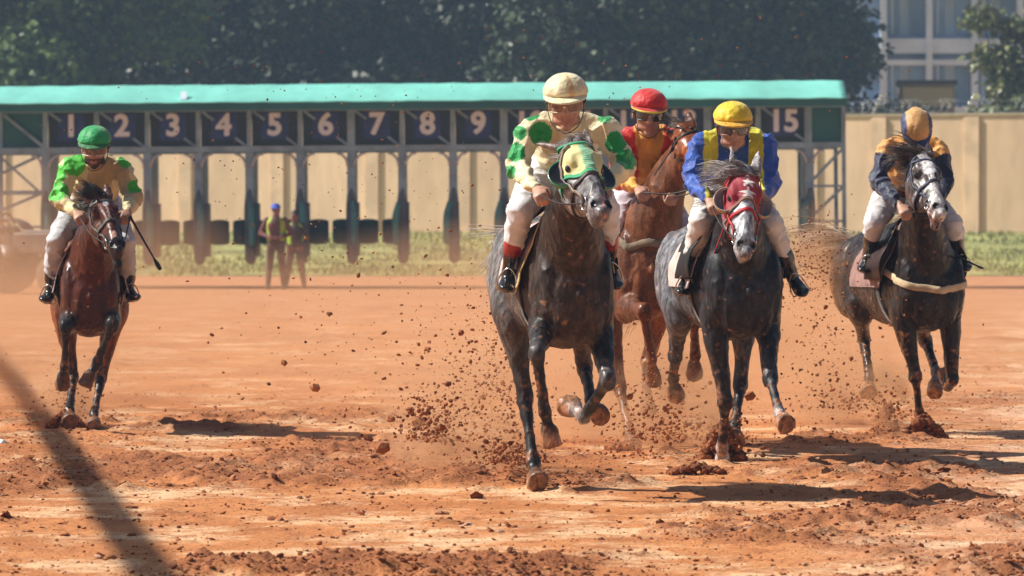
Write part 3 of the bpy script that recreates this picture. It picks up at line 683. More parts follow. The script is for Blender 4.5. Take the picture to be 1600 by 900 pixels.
    for e in (-1, 1):
        S.ell(HP(.27, e * .066, -.035), (.026 * hs, .055 * hs, .03 * hs), lat, A, N, hc)
        S.loft([HP(.4, e * .078, -.1), HP(.62, e * .052, -.075)], [.018 * hs, .01 * hs], lat, hc)
        S.ell(HP(.36, e * .055, -.19), (.03 * hs, .1 * hs, .085 * hs), lat, A, N, hc)
        S.ell(HP(.92, e * .036, -.035), (.025 * hs, .036 * hs, .03 * hs), lat, A, N, mz)
        ed = cfg.get('ears', ((-.25, -.1), (.25, -.1)))[0 if e < 0 else 1]
        dr = (-A + lat * ed[0] + N * ed[1]).normalized(); sd = (lat + N * (.5 * e)).normalized()
        b0 = HP(.04, e * .056, -.07); ec = C.get('ear', hc)
        S.loft([b0, b0 + dr * .05 * hs, b0 + dr * .11 * hs, b0 + dr * .16 * hs, b0 + dr * .19 * hs],
               [(.026 * hs, .024 * hs), (.035 * hs, .02 * hs), (.033 * hs, .016 * hs), (.018 * hs, .012 * hs), (.007 * hs, .007 * hs)], sd, ec, n=12)
        H.__dict__['ear%d' % e] = (b0, dr, sd)
    op = cfg.get('mouth', .0)
    S.ell(HP(.95 + op, 0, -.118 - op * .4), (.036 * hs, .05 * hs, .03 * hs), lat, A, N, mz)     # chin
    S.loft([HP(.55, 0, -.17), HP(.78, 0, -.125 - op * .2), HP(.95 + op, 0, -.115 - op * .4)], [(.05 * hs, .04 * hs), (.036 * hs, .03 * hs), (.03 * hs, .022 * hs)], lat, mz)
    S.ell(HP(1.0, 0, -.055), (.04 * hs, .022 * hs, .035 * hs), lat, A, N, mz)
    # legs
    lc, kc, hoofc = C['leg'], C.get('knee', C['leg']), C.get('hoof', (.16, .09, .05))
    H.soles = {}
    def low(fet_from, fet, sole, side, c3):
        up = (fet_from - fet).normalized(); dn = (sole - fet); D = dn.normalized()
        cor = fet + dn * .5
        S.ell(fet, (.042 * s, .045 * s, .045 * s), col=c3)
        bk = (up - D); bk = bk.normalized() if bk.length > .2 else -F2
        back = -F2 * .6 - (D - up) * .5; back = back - D * back.dot(D); back = back.normalized() if back.length > .05 else V((0, 1, 0))
        S.ell(fet + back * .022 * s, (.03 * s, .03 * s, .032 * s), col=c3)
        S.loft([fet, fet.lerp(cor, .6), cor], [(.036 * s, .037 * s), (.032 * s, .034 * s), (.046 * s, .05 * s)], side, c3, n=14)
        e = sole - cor; en = e.normalized(); tip = sole; f = -back
        S.loft([cor - en * .01, cor.lerp(tip, .5) + f * .012 * s, tip + f * .02 * s], [(.046 * s, .048 * s), (.054 * s, .058 * s), (.06 * s, .066 * s)], side, hoofc, n=18, sub=4, cap='flat')
        S.loft([cor + back * .02 * s, tip + back * .028 * s - en * .012], [(.036 * s, .03 * s), (.045 * s, .034 * s)], side, hoofc, n=12, sub=3, cap='flat')
    def fore(e, spec):
        el = T(*spec.get('elbow', (.0, e * .165 * W, .95))); q = []
        prev = el
        for (x, y, sg), Lb in zip(spec['j'], (.44 * s, .33 * s, .2 * s)):
            prev = reach(prev, x, y, Lb, sg) if abs(sg) < 2 else P(x, y, sg); q.append(prev)
        kn, fe, so = q; H.soles['F%d' % e] = so
        c2 = mixc(cb, lc, .5)
        S.loft([T(.1, e * .14 * W, 1.08), el, el.lerp(kn, .3), el.lerp(kn, .62), el.lerp(kn, .88), kn],
               [(.09 * s, .13 * s), (.082 * s, .115 * s), (.07 * s, .09 * s), (.052 * s, .063 * s), (.045 * s, .05 * s), (.047 * s, .05 * s)], L2, [cb, cb, c2, lc, kc, kc], n=16)
        S.ell(el.lerp(kn, .25) + L2 * (e * .02 * s), (.06 * s, .06 * s, .11 * s), Z=(el - kn).normalized(), X=L2, Y=F2, col=c2)
        ax = (fe - kn).normalized()
        S.ell(kn, (.053 * s, .055 * s, .062 * s), X=L2, Y=F2, Z=U3, col=kc)
        S.ell(kn + ax * .035 * s, (.045 * s, .046 * s, .035 * s), X=L2, Y=F2, Z=U3, col=kc)
        S.loft([kn, kn.lerp(fe, .22), kn.lerp(fe, .5), kn.lerp(fe, .8), fe], [(.044 * s, .048 * s), (.032 * s, .04 * s), (.027 * s, .035 * s), (.03 * s, .037 * s), (.038 * s, .042 * s)], L2, [kc, lc, lc, lc, lc], n=14)
        low(kn, fe, so, L2, C.get('sock%d' % e, lc))
    def hind(e, spec):
        st = T(*spec.get('stifle', (-.8, e * .205 * W, 1.0))); prev = st; q = []
        for (x, y, sg), Lb in zip(spec['j'], (.46 * s, .41 * s, .2 * s)):
            prev = reach(prev, x, y, Lb, sg) if abs(sg) < 2 else P(x, y, sg); q.append(prev)
        ho, fe, so = q; H.soles['H%d' % e] = so; c1 = C.get('thigh', crump); c2 = mixc(c1, lc, .55)
        S.loft([T(-1.08, e * .15 * W, 1.3), T(-.98, e * .17 * W, 1.13), st, st.lerp(ho, .3), st.lerp(ho, .68), ho],
               [(.13 * s, .25 * s), (.13 * s, .23 * s), (.105 * s, .15 * s), (.08 * s, .105 * s), (.05 * s, .062 * s), (.047 * s, .05 * s)], L2, [crump, crump, c1, c1, c2, lc], n=18)
        tub = (st - ho).normalized(); bk = ((ho - st).normalized() + (ho - fe).normalized()); bk = bk.normalized() if bk.length > .15 else -F2
        S.loft([st.lerp(ho, .55) + bk * .05 * s, ho + bk * .055 * s + tub * .03], [.022 * s, .03 * s], L2, c2, n=10)
        S.ell(ho, (.05 * s, .058 * s, .06 * s), X=L2, Y=F2, Z=U3, col=lc)
        S.loft([ho, ho.lerp(fe, .2), ho.lerp(fe, .5), ho.lerp(fe, .82), fe], [(.046 * s, .056 * s), (.036 * s, .046 * s), (.029 * s, .038 * s), (.031 * s, .039 * s), (.04 * s, .043 * s)], L2, lc, n=14)
        low(ho, fe, so, L2, C.get('hsock%d' % e, lc))
    fore(-1, cfg['FR']); fore(1, cfg['FL']); hind(-1, cfg['HR']); hind(1, cfg['HL'])
    nos = [HP(.935, e * .043, -.012) for e in (-1, 1)]
    fp = cfg.get('face')
    def paint(co, c, nn):
        if co.z < .75:                                          # sand caked on the legs
            k = noise.noise(co * 13) * .6 + noise.noise(co * 38) * .6 + .30 - co.z * .5
            c = mixc(c, (.27, .11, .048), .65 * ss(.12, .5, k))
        elif noise.noise(co * 30) > .52: c = mixc(c, (.25, .12, .06), .45)
        q = co - poll; t = q.dot(A) / HL; l = q.dot(lat) / hs; n_ = q.dot(N) / hs
        if -.4 < t < 1.25 and abs(l) < .2 and -.36 < n_ < .1:
            if t > -.05:
                if fp: c = fp(t, l, n_, c)
            for k in nos:
                r = (co - k).length
                if r < .03 * hs: c = mixc((.008, .006, .006), c, ss(.022 * hs, .03 * hs, r))
            for e in (-1, 1):
                b0, dr, sd = getattr(H, 'ear%d' % e); z = co - b0; a = z.dot(dr)
                if .03 * hs < a < .15 * hs and z.length < .2 and abs(z.dot(sd)) < .02 * hs and nn.dot(N) > .3: c = mixc(c, (.02, .015, .014), .75)
        return c
    def sculpt(co, nn):
        q = co - poll
        if q.length < .8 * s + .1:
            for k in nos:
                r = (co - k).length
                if r < .024 * hs: co = co - nn * (.022 * hs * (1 - (r / (.024 * hs)) ** 2))
            t = q.dot(A) / HL; n_ = q.dot(N) / hs                      # mouth line
            if t > .76:
                dd = abs(n_ + .085 + (t - .85) * .12)
                if dd < .012: co = co - nn * (.009 * hs * (1 - dd / .012))
        p = q * 6
        # muscle relief, veins
        co = co + nn * (noise.noise(co * 7) * .006 + (1 - abs(noise.noise(V((co.x * 15, co.y * 15, co.z * 7)) + V((3, 1, 7))))) ** 9 * .006) * s
        return co
    me = fuse(S, 'horse', .0105, 9, paint, sculpt)
    H.bvh = bvh_of(me)
    body = link('horse', me, coat_mat(cfg['key'], cfg.get('rough', .42), C.get('dapple', 0)), None, H.ground)
    tag(body, cfg['label'], 'horse', 'horses racing down the dirt track'); H.obj = body
    # eyes
    for e in (-1, 1):
        m = MB(); m.ell(HP(.325, e * .079, -.064), (.02 * hs, .024 * hs, .022 * hs), lat, A, N); m.build('eye', M_EYE, body)
    # ---- surface helpers
    def hray(t, ph):
        c = HP(t, 0, -[.075, .105, .13, .145, .145, .12, .09, .078, .07, .06, .05, .05][max(0, min(11, int(t * 10)))] * .95)
        dr = N * math.cos(ph) + lat * math.sin(ph); h = H.bvh.ray_cast(c, dr)
        if h[0] is None: return c + dr * .08, dr
        return h[0], dr
    H.hray = hray
    def bray(x, ph):
        c = T(x, 0, 1.2); dr = U3 * math.cos(ph) + L2 * math.sin(ph); h = H.bvh.ray_cast(c, dr)
        return (h[0] if h[0] is not None else c + dr * .3), dr
    def hstrap(m, pts, w, th, col, off=.003, closed=False):
        a = [hray(t, R(ph)) for t, ph in pts]
        m.ribbon([p + n * off for p, n in a], [n for p, n in a], w, th, col, closed=closed)
    # bridle
    bc = cfg.get('bridle', (.03, .02, .015)); nbc = cfg.get('noseband', bc); off = .014 if 'hood' in cfg else .004
    m = MB()
    hstrap(m, [(.55 + .0 * math.cos(R(a)) - .02 * math.cos(R(a)), a) for a in range(0, 360, 15)], .026, .006, nbc, .006, True)
    for e in (-1, 1):
        hstrap(m, [(.08 + .07 * k, e * (72 + k * 1.0)) for k in range(0, 11)], .018, .005, bc, off)
        hstrap(m, [(.78, e * 85), (.7, e * 60), (.62, e * 30), (.5, e * 8)] if cfg.get('grakle') else [(.7, e * 80), (.78, e * 88)], .014, .004, nbc, .004)
    if 'hood' not in cfg:
        hstrap(m, [(.13 + .02 * math.cos(R(a * 2)), a) for a in range(-85, 86, 10)], .022, .006, bc, .004)
    hstrap(m, [(.07 + .22 * ss(60, 180, a if a < 180 else 360 - a), a) for a in range(50, 311, 13)], .016, .005, bc, off)
    br = m.build('bridle', M_LEATHER, body)
    ringp = {}
    for e in (-1, 1):
        p, n = hray(.8, R(e * 97)); c = p + n * .012; ringp[e] = c; m = MB()
        m.tube([c + (A * math.cos(a) + N * math.sin(a)) * .034 * hs for a in np.linspace(0, 2 * math.pi, 15)], .005, n=6); m.build('bit_ring', M_STEEL, br)
    H.ring = ringp
    # hood
    if 'hood' in cfg:
        hd = cfg['hood']; rows = []; cols = []; nt_, na = 44, 60
        for i in range(nt_ + 1):
            r = []; cc = []
            for j in range(na + 1):
                ph = R(-128 + 256 * j / na)
                t0 = .055 + .02 * math.cos(ph * 2); t1 = hd['t1'] + hd.get('dip', .06) * math.cos(ph * 2)
                t = t0 + (t1 - t0) * i / nt_
                p, n = hray(t, ph); k = .006 + .003 * noise.noise(p * 25)
                r.append(p + n * k); cc.append(hd['col'](t, math.degrees(ph), t1))
            rows.append(r); cols.append(cc)
        m = MB(); m.grid(rows, cols)
        for idx in (0, -1): m.ribbon([p for p in rows[idx]], [hray(.3, R(-128 + 256 * j / na))[1] for j in range(na + 1)], .016, .004, hd['trim'])
        hdo = m.build('hood', mat('race_hood', attr=True, rough=.6, spec=.3, sheen=.3, bump=[(30, .006, .4), (500, .0008, .4)]), body)
        for e in (-1, 1):
            m = MB(); c, n = hray(.33, R(e * 62)); n = (n * .8 + N * .25).normalized(); X = A; Y = n.cross(X).normalized(); X = Y.cross(n).normalized()
            rr = hd.get('cup', .066) * hs; rws = []; co_, ci_ = hd['cupcol'], hd.get('cupin', (.01, .01, .01))
            fwd = (N * .9 + lat * (e * .35) + A * .1).normalized(); X = A - fwd * A.dot(fwd); X.normalize(); Y = fwd.cross(X)
            base = c - fwd * .045 * hs + lat * e * .012
            prof = [(.3, -.3, 0), (.75, -.12, 0), (1.0, .25, 0), (1.08, .75, 0), (1.02, .95, 0), (.93, .9, 1), (.85, .3, 1), (.5, .05, 1), (.05, 0, 1)] if hd.get('open') else \
                   [(.5, -.4, 0), (.95, .1, 0), (1.1, .5, 0), (1.08, .62, 0), (.98, .6, 1), (.85, .5, 1), (.6, .42, 1), (.3, .38, 1), (.05, .37, 1)]
            cs = []
            for (a, b, q) in prof:
                rws.append([base + (X * math.cos(z) * 1.12 + Y * math.sin(z)) * (a * rr) + fwd * (b * rr) for z in np.linspace(0, 2 * math.pi, 25)[:-1]]); cs.append([co_ if not q else ci_] * 24)
            m.grid(rws, cs, closed=True); m.build('eye_cup', mat('blinker_cup', attr=True, rough=.22, spec=.6, coat=.3), hdo)
    # reins ends filled in later
    # saddle cloth, saddle, girth
    scol = cfg.get('clothcol', (.62, .42, .38)); rows = []
    for i in range(15):
        x = -.06 - .6 * i / 14; r = []
        for j in range(41):
            u = -1 + 2 * j / 40; ph = R(100 * u); p, n = bray(x - .08 * abs(u) ** 2, ph)
            r.append(p + n * (.015 + .035 * abs(u) ** 3 * max(0, 1 - i / 5) + .006 * noise.noise(p * 14)))
        rows.append(r)
    m = MB(); m.grid(rows, [[scol] * 41] * 15); m.ribbon(rows[0], [bray(-.1, R(100 * (-1 + 2 * j / 40)))[1] for j in range(41)], .03, .007, cfg.get('clothtrim', scol)); 
    clo = m.build('saddle_cloth', M_CLOTH, body)
    sd = cfg.get('saddlecol', (.02, .015, .013)); rows = []
    for i in range(12):
        x = -.14 - .42 * i / 11; r = []
        for j in range(31):
            u = -1 + 2 * j / 30; ph = R((78 if i < 6 else 60) * u); p, n = bray(x + .04 * abs(u), ph); rise = .035 * (1 - abs(u)) * (1 + .9 * (abs(i - 5.5) / 5.5) ** 2)
            r.append(p + n * (.03 + rise + (.035 * abs(u) if i < 3 else 0)))
        rows.append(r)
    m = MB(); m.grid(rows, [[sd] * 31] * 12)
    rim = [r[0] for r in rows]; sa = m.build('saddle', M_LEATHER, body)
    if 'flap' in cfg:
        for e in (-1, 1):
            rows = []
            for i in range(12):
                x = -.0 - .28 * i / 11; r = []
                for j in range(14):
                    ph = R(e * (28 + 62 * j / 13)); p, n = bray(x - .05 * (j / 13), ph); r.append(p + n * (.035 + .05 * math.sin(math.pi * j / 13) * (1 - i / 14) + .02 * j / 13))
                rows.append(r)
            m = MB(); m.grid(rows, [[cfg['flap']] * 14] * 12); fo = m.build('saddle_flap', M_LEATHER, body); fo.modifiers.new('s', 'SOLIDIFY').thickness = .008
    m = MB(); pts = [bray(-.24, R(a)) for a in range(0, 360, 12)]; m.ribbon([p + n * .002 for p, n in pts], [n for p, n in pts], .07, .006, cfg.get('girthcol', (.03, .025, .02)), closed=True)
    m.build('girth', M_CLOTH, body)
    if 'breast' in cfg:
        bz = cfg['breast'][1]; pts = [(-.12, -.3, bz + .12), (.02, -.3, bz + .08), (.15, -.25, bz + .04), (.25, -.15, bz + .01), (.33, 0, bz), (.25, .15, bz + .01), (.15, .25, bz + .04), (.02, .3, bz + .08), (-.12, .3, bz + .12)]
        cu = spline(pts, 6); a = []
        for q in cu:
            w = T(*q); h = H.bvh.find_nearest(w); nn = (w - H.T(-.1, 0, bz)); nn.z = 0; a.append((h[0], nn.normalized()))
        m = MB(); m.ribbon([p + n * .008 for p, n in a], [n for p, n in a], .05, .007, cfg['breast'][0]); m.build('breastplate', M_CLOTH, body)
    # mane / forelock / tail
    hcol = C['hair']; m = MB(); (np2, nr2) = H.neck; mf = V(cfg.get('maneflow', (-.5, .6, .1)))
    cp = spline([list(p) for p in np2[1:]], 24); rr = spline([[b] for a, b in nr2[1:]], 24)
    for i in range(cfg.get('mane_n', 480)):
        k = int(g.random() ** 1.0 * (len(cp) - 3)); p = V(cp[k]); Tn = (V(cp[min(k + 2, len(cp) - 1)]) - p).normalized()
        up = Tn.cross(L2); 
        if up.z < 0: up = -up
        c0 = p + up * (rr[k][0] * .93) + L2 * g.gauss(0, .008)
        d = up * .5 + mf * g.uniform(.5, 1.2) + V((g.gauss(0, .2), g.gauss(0, .2), g.gauss(0, .15)))
        hair(m, c0, d, cfg.get('manelen', .17) * g.uniform(.5, 1.2), .0035, g, hcol, V((mf.x * .6, mf.y * .6, -.45)), .04, 6)
    if m.v: m.build('mane', M_HAIR, body)
    if cfg.get('fore_n', 180):
        m = MB(); ff = V(cfg.get('foreflow', (-.4, .3, .3)))
        for i in range(cfg.get('fore_n', 180)):
            c0 = HP(g.uniform(-.03, .06), g.gauss(0, .028), g.uniform(-.06, .0))
            d = -A * .4 + ff * g.uniform(.6, 1.3) + V((g.gauss(0, .22), g.gauss(0, .2), g.gauss(0, .2)))
            hair(m, c0, d, cfg.get('forelen', .2) * g.uniform(.5, 1.2), .0038, g, C.get('forehair', hcol), V((ff.x, ff.y, cfg.get('foredrop', -.8))), .05, 7)
        m.build('forelock', M_HAIR, body)
    m = MB(); tf = cfg.get('tailflow', (-1, 0, .1)); tw = F2 * -tf[0] * -1 + L2 * tf[1] + U3 * tf[2]
    for i in range(cfg.get('tail_n', 650)):
        c0 = T(-1.36 + g.gauss(0, .02), g.gauss(0, .022), 1.44 + g.gauss(0, .02))
        d = tw + V((g.gauss(0, .2), g.gauss(0, .2), g.gauss(0, .18)))
        hair(m, c0, d, cfg.get('taillen', .65) * g.uniform(.55, 1.25), .0035, g, C.get('tail', hcol), V((cfg.get('tailx', -.1), 0, -.9)), .05, 9)
    m.build('tail', M_HAIR, body)
    H.saddle = sa; H.bray = bray; H.bridle_obj = br
    return H

GREY_LEG = (.035, .03, .032)
def blaze(w0, w1, col, t0=.12, t1=.85, wob=.012):
    def f(t, l, n, c):
        if t0 < t < t1 and n > -.1:
            w = w0 + (w1 - w0) * t + wob * noise.noise(V((t * 9, l * 20, 3)))
            return mixc(col, c, ss(w * .8, w * 1.2, abs(l)))
        return c
    return f
def face_A(t, l, n, c):
    c = mixc(c, (.3, .29, .31), ss(.42, .5, t) * (1 - ss(.84, .93, t)) * .75)
    if t > .84 and abs(l - .012) < .010 and n > -.05: c = mixc(c, (.5, .22, .2), .7)
    c = mixc(c, (.05, .045, .047), .55 * ss(.1, .45, noise.noise(V((t * 14, l * 30, n * 22))) + .12))
    return c
def face_D(t, l, n, c):
    c = mixc(c, (.42, .43, .47), ss(.3, .42, t) * (1 - ss(.86, .95, t)) * .85)
    k = noise.noise(V((t * 10, l * 25, n * 20))); return mixc(c, (.1, .1, .12), max(0, k) * .9)
def face_E(t, l, n, c):
    w = .034 + .022 * noise.noise(V((t * 8, 1, 2))) + .012 * math.sin(t * 9)
    c = mixc((.62, .6, .6), c, ss(w * .8, w * 1.3, abs(l + .012)) if n > -.1 else 1)
    k = noise.noise(V((t * 18, l * 45, 5))); c = mixc(c, (.5, .48, .48), ss(.25, .5, k) * (1 - ss(.1, .14, abs(l))) * .6 * (1 if n > -.15 else .3))
    if t > .88: c = mixc(c, (.45, .2, .16) if n < -.05 else (.5, .45, .45), .6 * ss(-.1, .3, noise.noise(V((t * 30, l * 40, n * 40))) + .1))
    return c
def face_B(t, l, n, c):
    if n > -.09:
        r = math.hypot((t - .24) * .6, l * 1.6 + .0); c = mixc((.75, .72, .72), c, ss(.022, .036, r))
        if .3 < t < .5: c = mixc((.4, .3, .28), c, ss(.003, .008, abs(l)))
        if .72 < t < .84: c = mixc((.5, .3, .24), c, ss(.01, .03, abs(l + .01)))
    if t > .86: c = mixc(c, (.02, .015, .014), .8)
    return c
GREEN = (.01, .30, .12); CREAM = (.72, .60, .30)
def hoodA(t, ph, t1):
    e = abs(ph)
    if t > t1 - .035 or t < .075: return GREEN
    if e < 9: return (.015, .42, .2) if math.sin(t * 260) > -.3 else (.5, .6, .4)
    if e > 112: return GREEN
    return (.62, .58, .27)
def star(x, y, r):
    a = math.atan2(x, y); d = math.hypot(x, y); k = 2 * math.pi / 5; a = (a % k) - k / 2
    a = abs(a); # angle from the inner corner
    R0, R1 = r, r * .42
    px_, py_ = d * math.cos(a), d * math.sin(a)
    ix, iy = R1, 0.0; ox_, oy_ = R0 * math.cos(k / 2), R0 * math.sin(k / 2)
    return ((ox_ - ix) * (py_ - iy) - (oy_ - iy) * (px_ - ix)) > 0
def hoodD(t, ph, t1):
    x = ph / 57.3 * .13; 
    for tc in (.075, .2, .335):
        if star(x, -(t - tc) * .6, .044 if tc > .1 else .036): return (.85, .83, .8)
    if t > t1 - .025: return (.18, .09, .05)
    return (.30, .012, .03)

HC = {}
HC['A'] = dict(key='brown_grey', seed=1, px=892, d=29.5, yaw=10, dz=-.0, s=1.0, w=.95, poll=(905, 214, -.68), muz=(943, 322), headturn=-6, neckk=1.05,
    label='dark grey racehorse in front of the others wearing a yellow and green hood', rough=.4,
    FR=dict(j=[(839, 552, -1), (852, 644, 1), (862, 697, 1)]), FL=dict(j=[(950, 594, -1), (912, 652, 1), (886, 628, 1)]),
    HR=dict(j=[(820, 622, 1), (833, 724, -1), (838, 758, -1)]), HL=dict(j=[(914, 575, 1), (924, 628, -1), (941, 655, -1)]),
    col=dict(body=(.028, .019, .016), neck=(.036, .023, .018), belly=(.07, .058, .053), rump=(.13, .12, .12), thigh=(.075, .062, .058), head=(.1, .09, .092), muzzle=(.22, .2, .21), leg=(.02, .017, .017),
             knee=(.06, .055, .057), hair=(.4, .37, .36), tail=(.5, .48, .46), dapple=.3, ear=(.22, .18, .17), hoof=(.2, .1, .055), sock1=(.3, .28, .28)),
    face=face_A, hood=dict(t1=.44, dip=.075, col=hoodA, trim=(.01, .34, .15), cupcol=(.03, .2, .08), cupin=(.010, .010, .011), cup=.072),
    ears=((-.9, -.5), (.15, -.05)), bridle=(.2, .15, .12), noseband=(.07, .05, .045), grakle=False, maneflow=(-1.0, .1, -.1), mane_n=140, manelen=.12, fore_n=44, foreflow=(-.8, -.1, .25), forelen=.13,
    tailflow=(-.9, -.35, .05), taillen=.5, tail_n=340, tailx=-.05, clothcol=(.7, .5, .46), clothtrim=(.68, .5, .2))
HC['B'] = dict(key='bay', seed=2, px=141, d=37.6, yaw=5, dz=-.09, s=.95, w=.93, poll=(158, 300, -.62), muz=(186, 384), headturn=-4, mouth=.07, rough=.34,
    label='bay horse with a small white star, racing alone at the far left',
    FR=dict(j=[(103, 511, -1), (101, 573, 1), (98, 602, 1)]), FL=dict(j=[(175, 508, -1), (152, 566, 1), (131, 603, 1)]),
    HR=dict(j=[(113, 590, 1), (109, 642, -1), (109, 664, -1)]), HL=dict(j=[(158, 590, 1), (147, 648, -1), (147, 671, -1)]),
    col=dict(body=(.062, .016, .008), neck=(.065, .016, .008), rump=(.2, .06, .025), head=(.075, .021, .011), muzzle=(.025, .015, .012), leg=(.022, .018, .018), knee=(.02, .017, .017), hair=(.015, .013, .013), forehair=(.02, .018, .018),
             dapple=.08, hoof=(.12, .07, .05)), face=face_B, ears=((-.45, -.15), (.1, -.05)), bridle=(.08, .075, .075), maneflow=(-.9, .1, .2), mane_n=520, fore_n=340, foreflow=(-.55, .0, .2), forelen=.2, foredrop=-.3,
    tailflow=(-.8, .1, 0), clothcol=(.72, .55, .52), taillen=.5)
HC['C'] = dict(key='chestnut', seed=3, px=1014, d=34.9, yaw=5, dz=.06, pitch=4, s=1.0, w=.95, poll=(1060, 196, -.42), muz=(1104, 296), headturn=34, neckk=1.05, rough=.34, bow=(-.02, -.03, .0),
    label='reddish brown bay horse in a dark bridle with its head turned, behind the grey leader',
    FR=dict(elbow=(.05, -.165, .9), j=[(1006, 487, -1), (1018, 562, 1), (1021, 596, 1)]), FL=dict(j=[(1084, 500, -1), (1086, 556, 1), (1084, 584, 1)]),
    HR=dict(j=[(968, 603, 1), (984, 676, -1), (988, 702, -1)]), HL=dict(j=[(1012, 565, 1), (1010, 622, -1), (1013, 646, -1)]),
    col=dict(body=(.115, .040, .018), neck=(.145, .052, .022), rump=(.24, .08, .03), head=(.24, .07, .025), leg=(.11, .04, .02), knee=(.14, .045, .02), hair=(.06, .025, .015), dapple=.06, hoof=(.14, .07, .045), sock1=(.06, .025, .018), thigh=(.24, .09, .04)),
    face=None, ears=((-.3, -.4), (.0, -.2)), bridle=(.025, .022, .022), breast=((.2, .15, .1), 1.28), maneflow=(-.4, .5, .1), mane_n=300, fore_n=40, tailflow=(-.7, .2, -.8), clothcol=(.05, .03, .03), taillen=.55)
HC['D'] = dict(key='slate_grey', seed=4, px=1157, d=33.1, yaw=10.5, dz=-.04, s=1.0, w=1.04, poll=(1168, 262, -.62), muz=(1168, 388), headturn=-4, rough=.4,
    flap=(.012, .010, .011), label='slate grey racehorse in a dark red hood with white stars', neckk=1.0,
    FR=dict(j=[(1133, 628, -1), (1129, 700, 1), (1128, 729, 1)]), FL=dict(j=[(1203, 592, -1), (1218, 644, -1), (1228, 668, -1)]),
    HR=dict(j=[(1055, 556, 1), (1052, 592, 1), (1056, 618, 1)]), HL=dict(j=[(1157, 600, 1), (1148, 668, -1), (1147, 694, -1)]),
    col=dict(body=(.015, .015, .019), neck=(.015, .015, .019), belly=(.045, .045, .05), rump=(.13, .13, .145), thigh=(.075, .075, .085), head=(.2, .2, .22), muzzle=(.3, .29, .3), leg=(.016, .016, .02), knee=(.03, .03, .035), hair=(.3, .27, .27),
             tail=(.5, .45, .42), forehair=(.28, .24, .24), dapple=.35, ear=(.3, .28, .29), hoof=(.22, .12, .07), **{'sock-1': (.45, .42, .42), 'sock1': (.25, .24, .25)}),
    face=face_D, hood=dict(t1=.46, dip=-.05, col=hoodD, trim=(.2, .1, .06), cupcol=(.42, .28, .16), cupin=(.32, .33, .36), cup=.066, open=True), ears=((-.12, .1), (.12, .1)), bridle=(.4, .012, .02), noseband=(.4, .012, .02),
    maneflow=(-1.1, .0, -.1), mane_n=480, manelen=.24, fore_n=170, foreflow=(-1.1, 0, -.15), forelen=.17, tailflow=(-.7, -.12, -.9), taillen=.45, tail_n=300, tailx=-.05, clothcol=(.66, .5, .46))
HC['E'] = dict(key='black', seed=5, px=1447, d=36.9, yaw=16, dz=-.06, s=.97, w=1.08, poll=(1446, 236, -.62), muz=(1474, 326), headturn=-8, mouth=.06, rough=.3, neckk=1.0,
    flap=(.03, .012, .01), label='near black horse with a white blaze and a pale breastplate at the far right',
    FR=dict(j=[(1430, 588, -1), (1437, 650, 1), (1438, 682, 1)]), FL=dict(j=[(1488, 592, -1), (1482, 604, 1), (1479, 580, 1)]),
    HR=dict(j=[(1350, 530, 1), (1359, 590, -1), (1354, 617, -1)]), HL=dict(j=[(1446, 532, 1), (1463, 582, -1), (1459, 618, -1)]),
    col=dict(body=(.014, .010, .009), neck=(.014, .010, .009), belly=(.026, .02, .018), rump=(.032, .025, .023), head=(.05, .04, .04), muzzle=(.05, .04, .042), leg=(.010, .008, .008), hair=(.1, .075, .065), tail=(.5, .38, .28),
             forehair=(.1, .075, .065), dapple=.3, hoof=(.3, .16, .08), hsock1=(.16, .15, .15)),
    face=face_E, ears=((-.2, -.1), (.12, .05)), bridle=(.03, .035, .07), noseband=(.03, .03, .06), breast=((.6, .46, .28), 1.14), maneflow=(-.8, .1, .1), mane_n=480, fore_n=400, foreflow=(-.75, .1, .15), forelen=.26, foredrop=-.5,
    tailflow=(-.7, -.9, .45), taillen=.6, tail_n=660, tailx=-.1, clothcol=(.3, .17, .15))
HORSES = {k: make_horse(c) for k, c in HC.items()}
# ------------------------------------------------------------------ people
M_SKIN = mat('skin', attr=True, rough=.5, spec=.4, bump=[(90, .001, .4)], var=[(40, 3, .85, 1.15, .35, .65)])
M_SILK = mat('racing_silk', attr=True, rough=.52, spec=.35, sheen=.25, bump=[(13, .035, .6), (38, .01, .5)], var=[(10, 3, .85, 1.1, .35, .65)])
M_BREECH = mat('breeches_cloth', attr=True, rough=.6, spec=.3, sheen=.15, bump=[(11, .02, .45), (50, .006, .4)], var=[(14, 3, .85, 1.08, .35, .65)])
M_BOOT = mat('boot_leather', attr=True, rough=.24, spec=.6, coat=.3, bump=[(14, .012, .5)])
M_LENS = mat('goggle_lens', (.03, .035, .04), rough=.05, spec=.9, coat=.5)
M_LENSC = mat('goggle_lens_amber', (.25, .16, .10), rough=.1, spec=.6, alpha=.35)
M_RUBBER = mat('black_rubber', (.015, .015, .017), rough=.5)

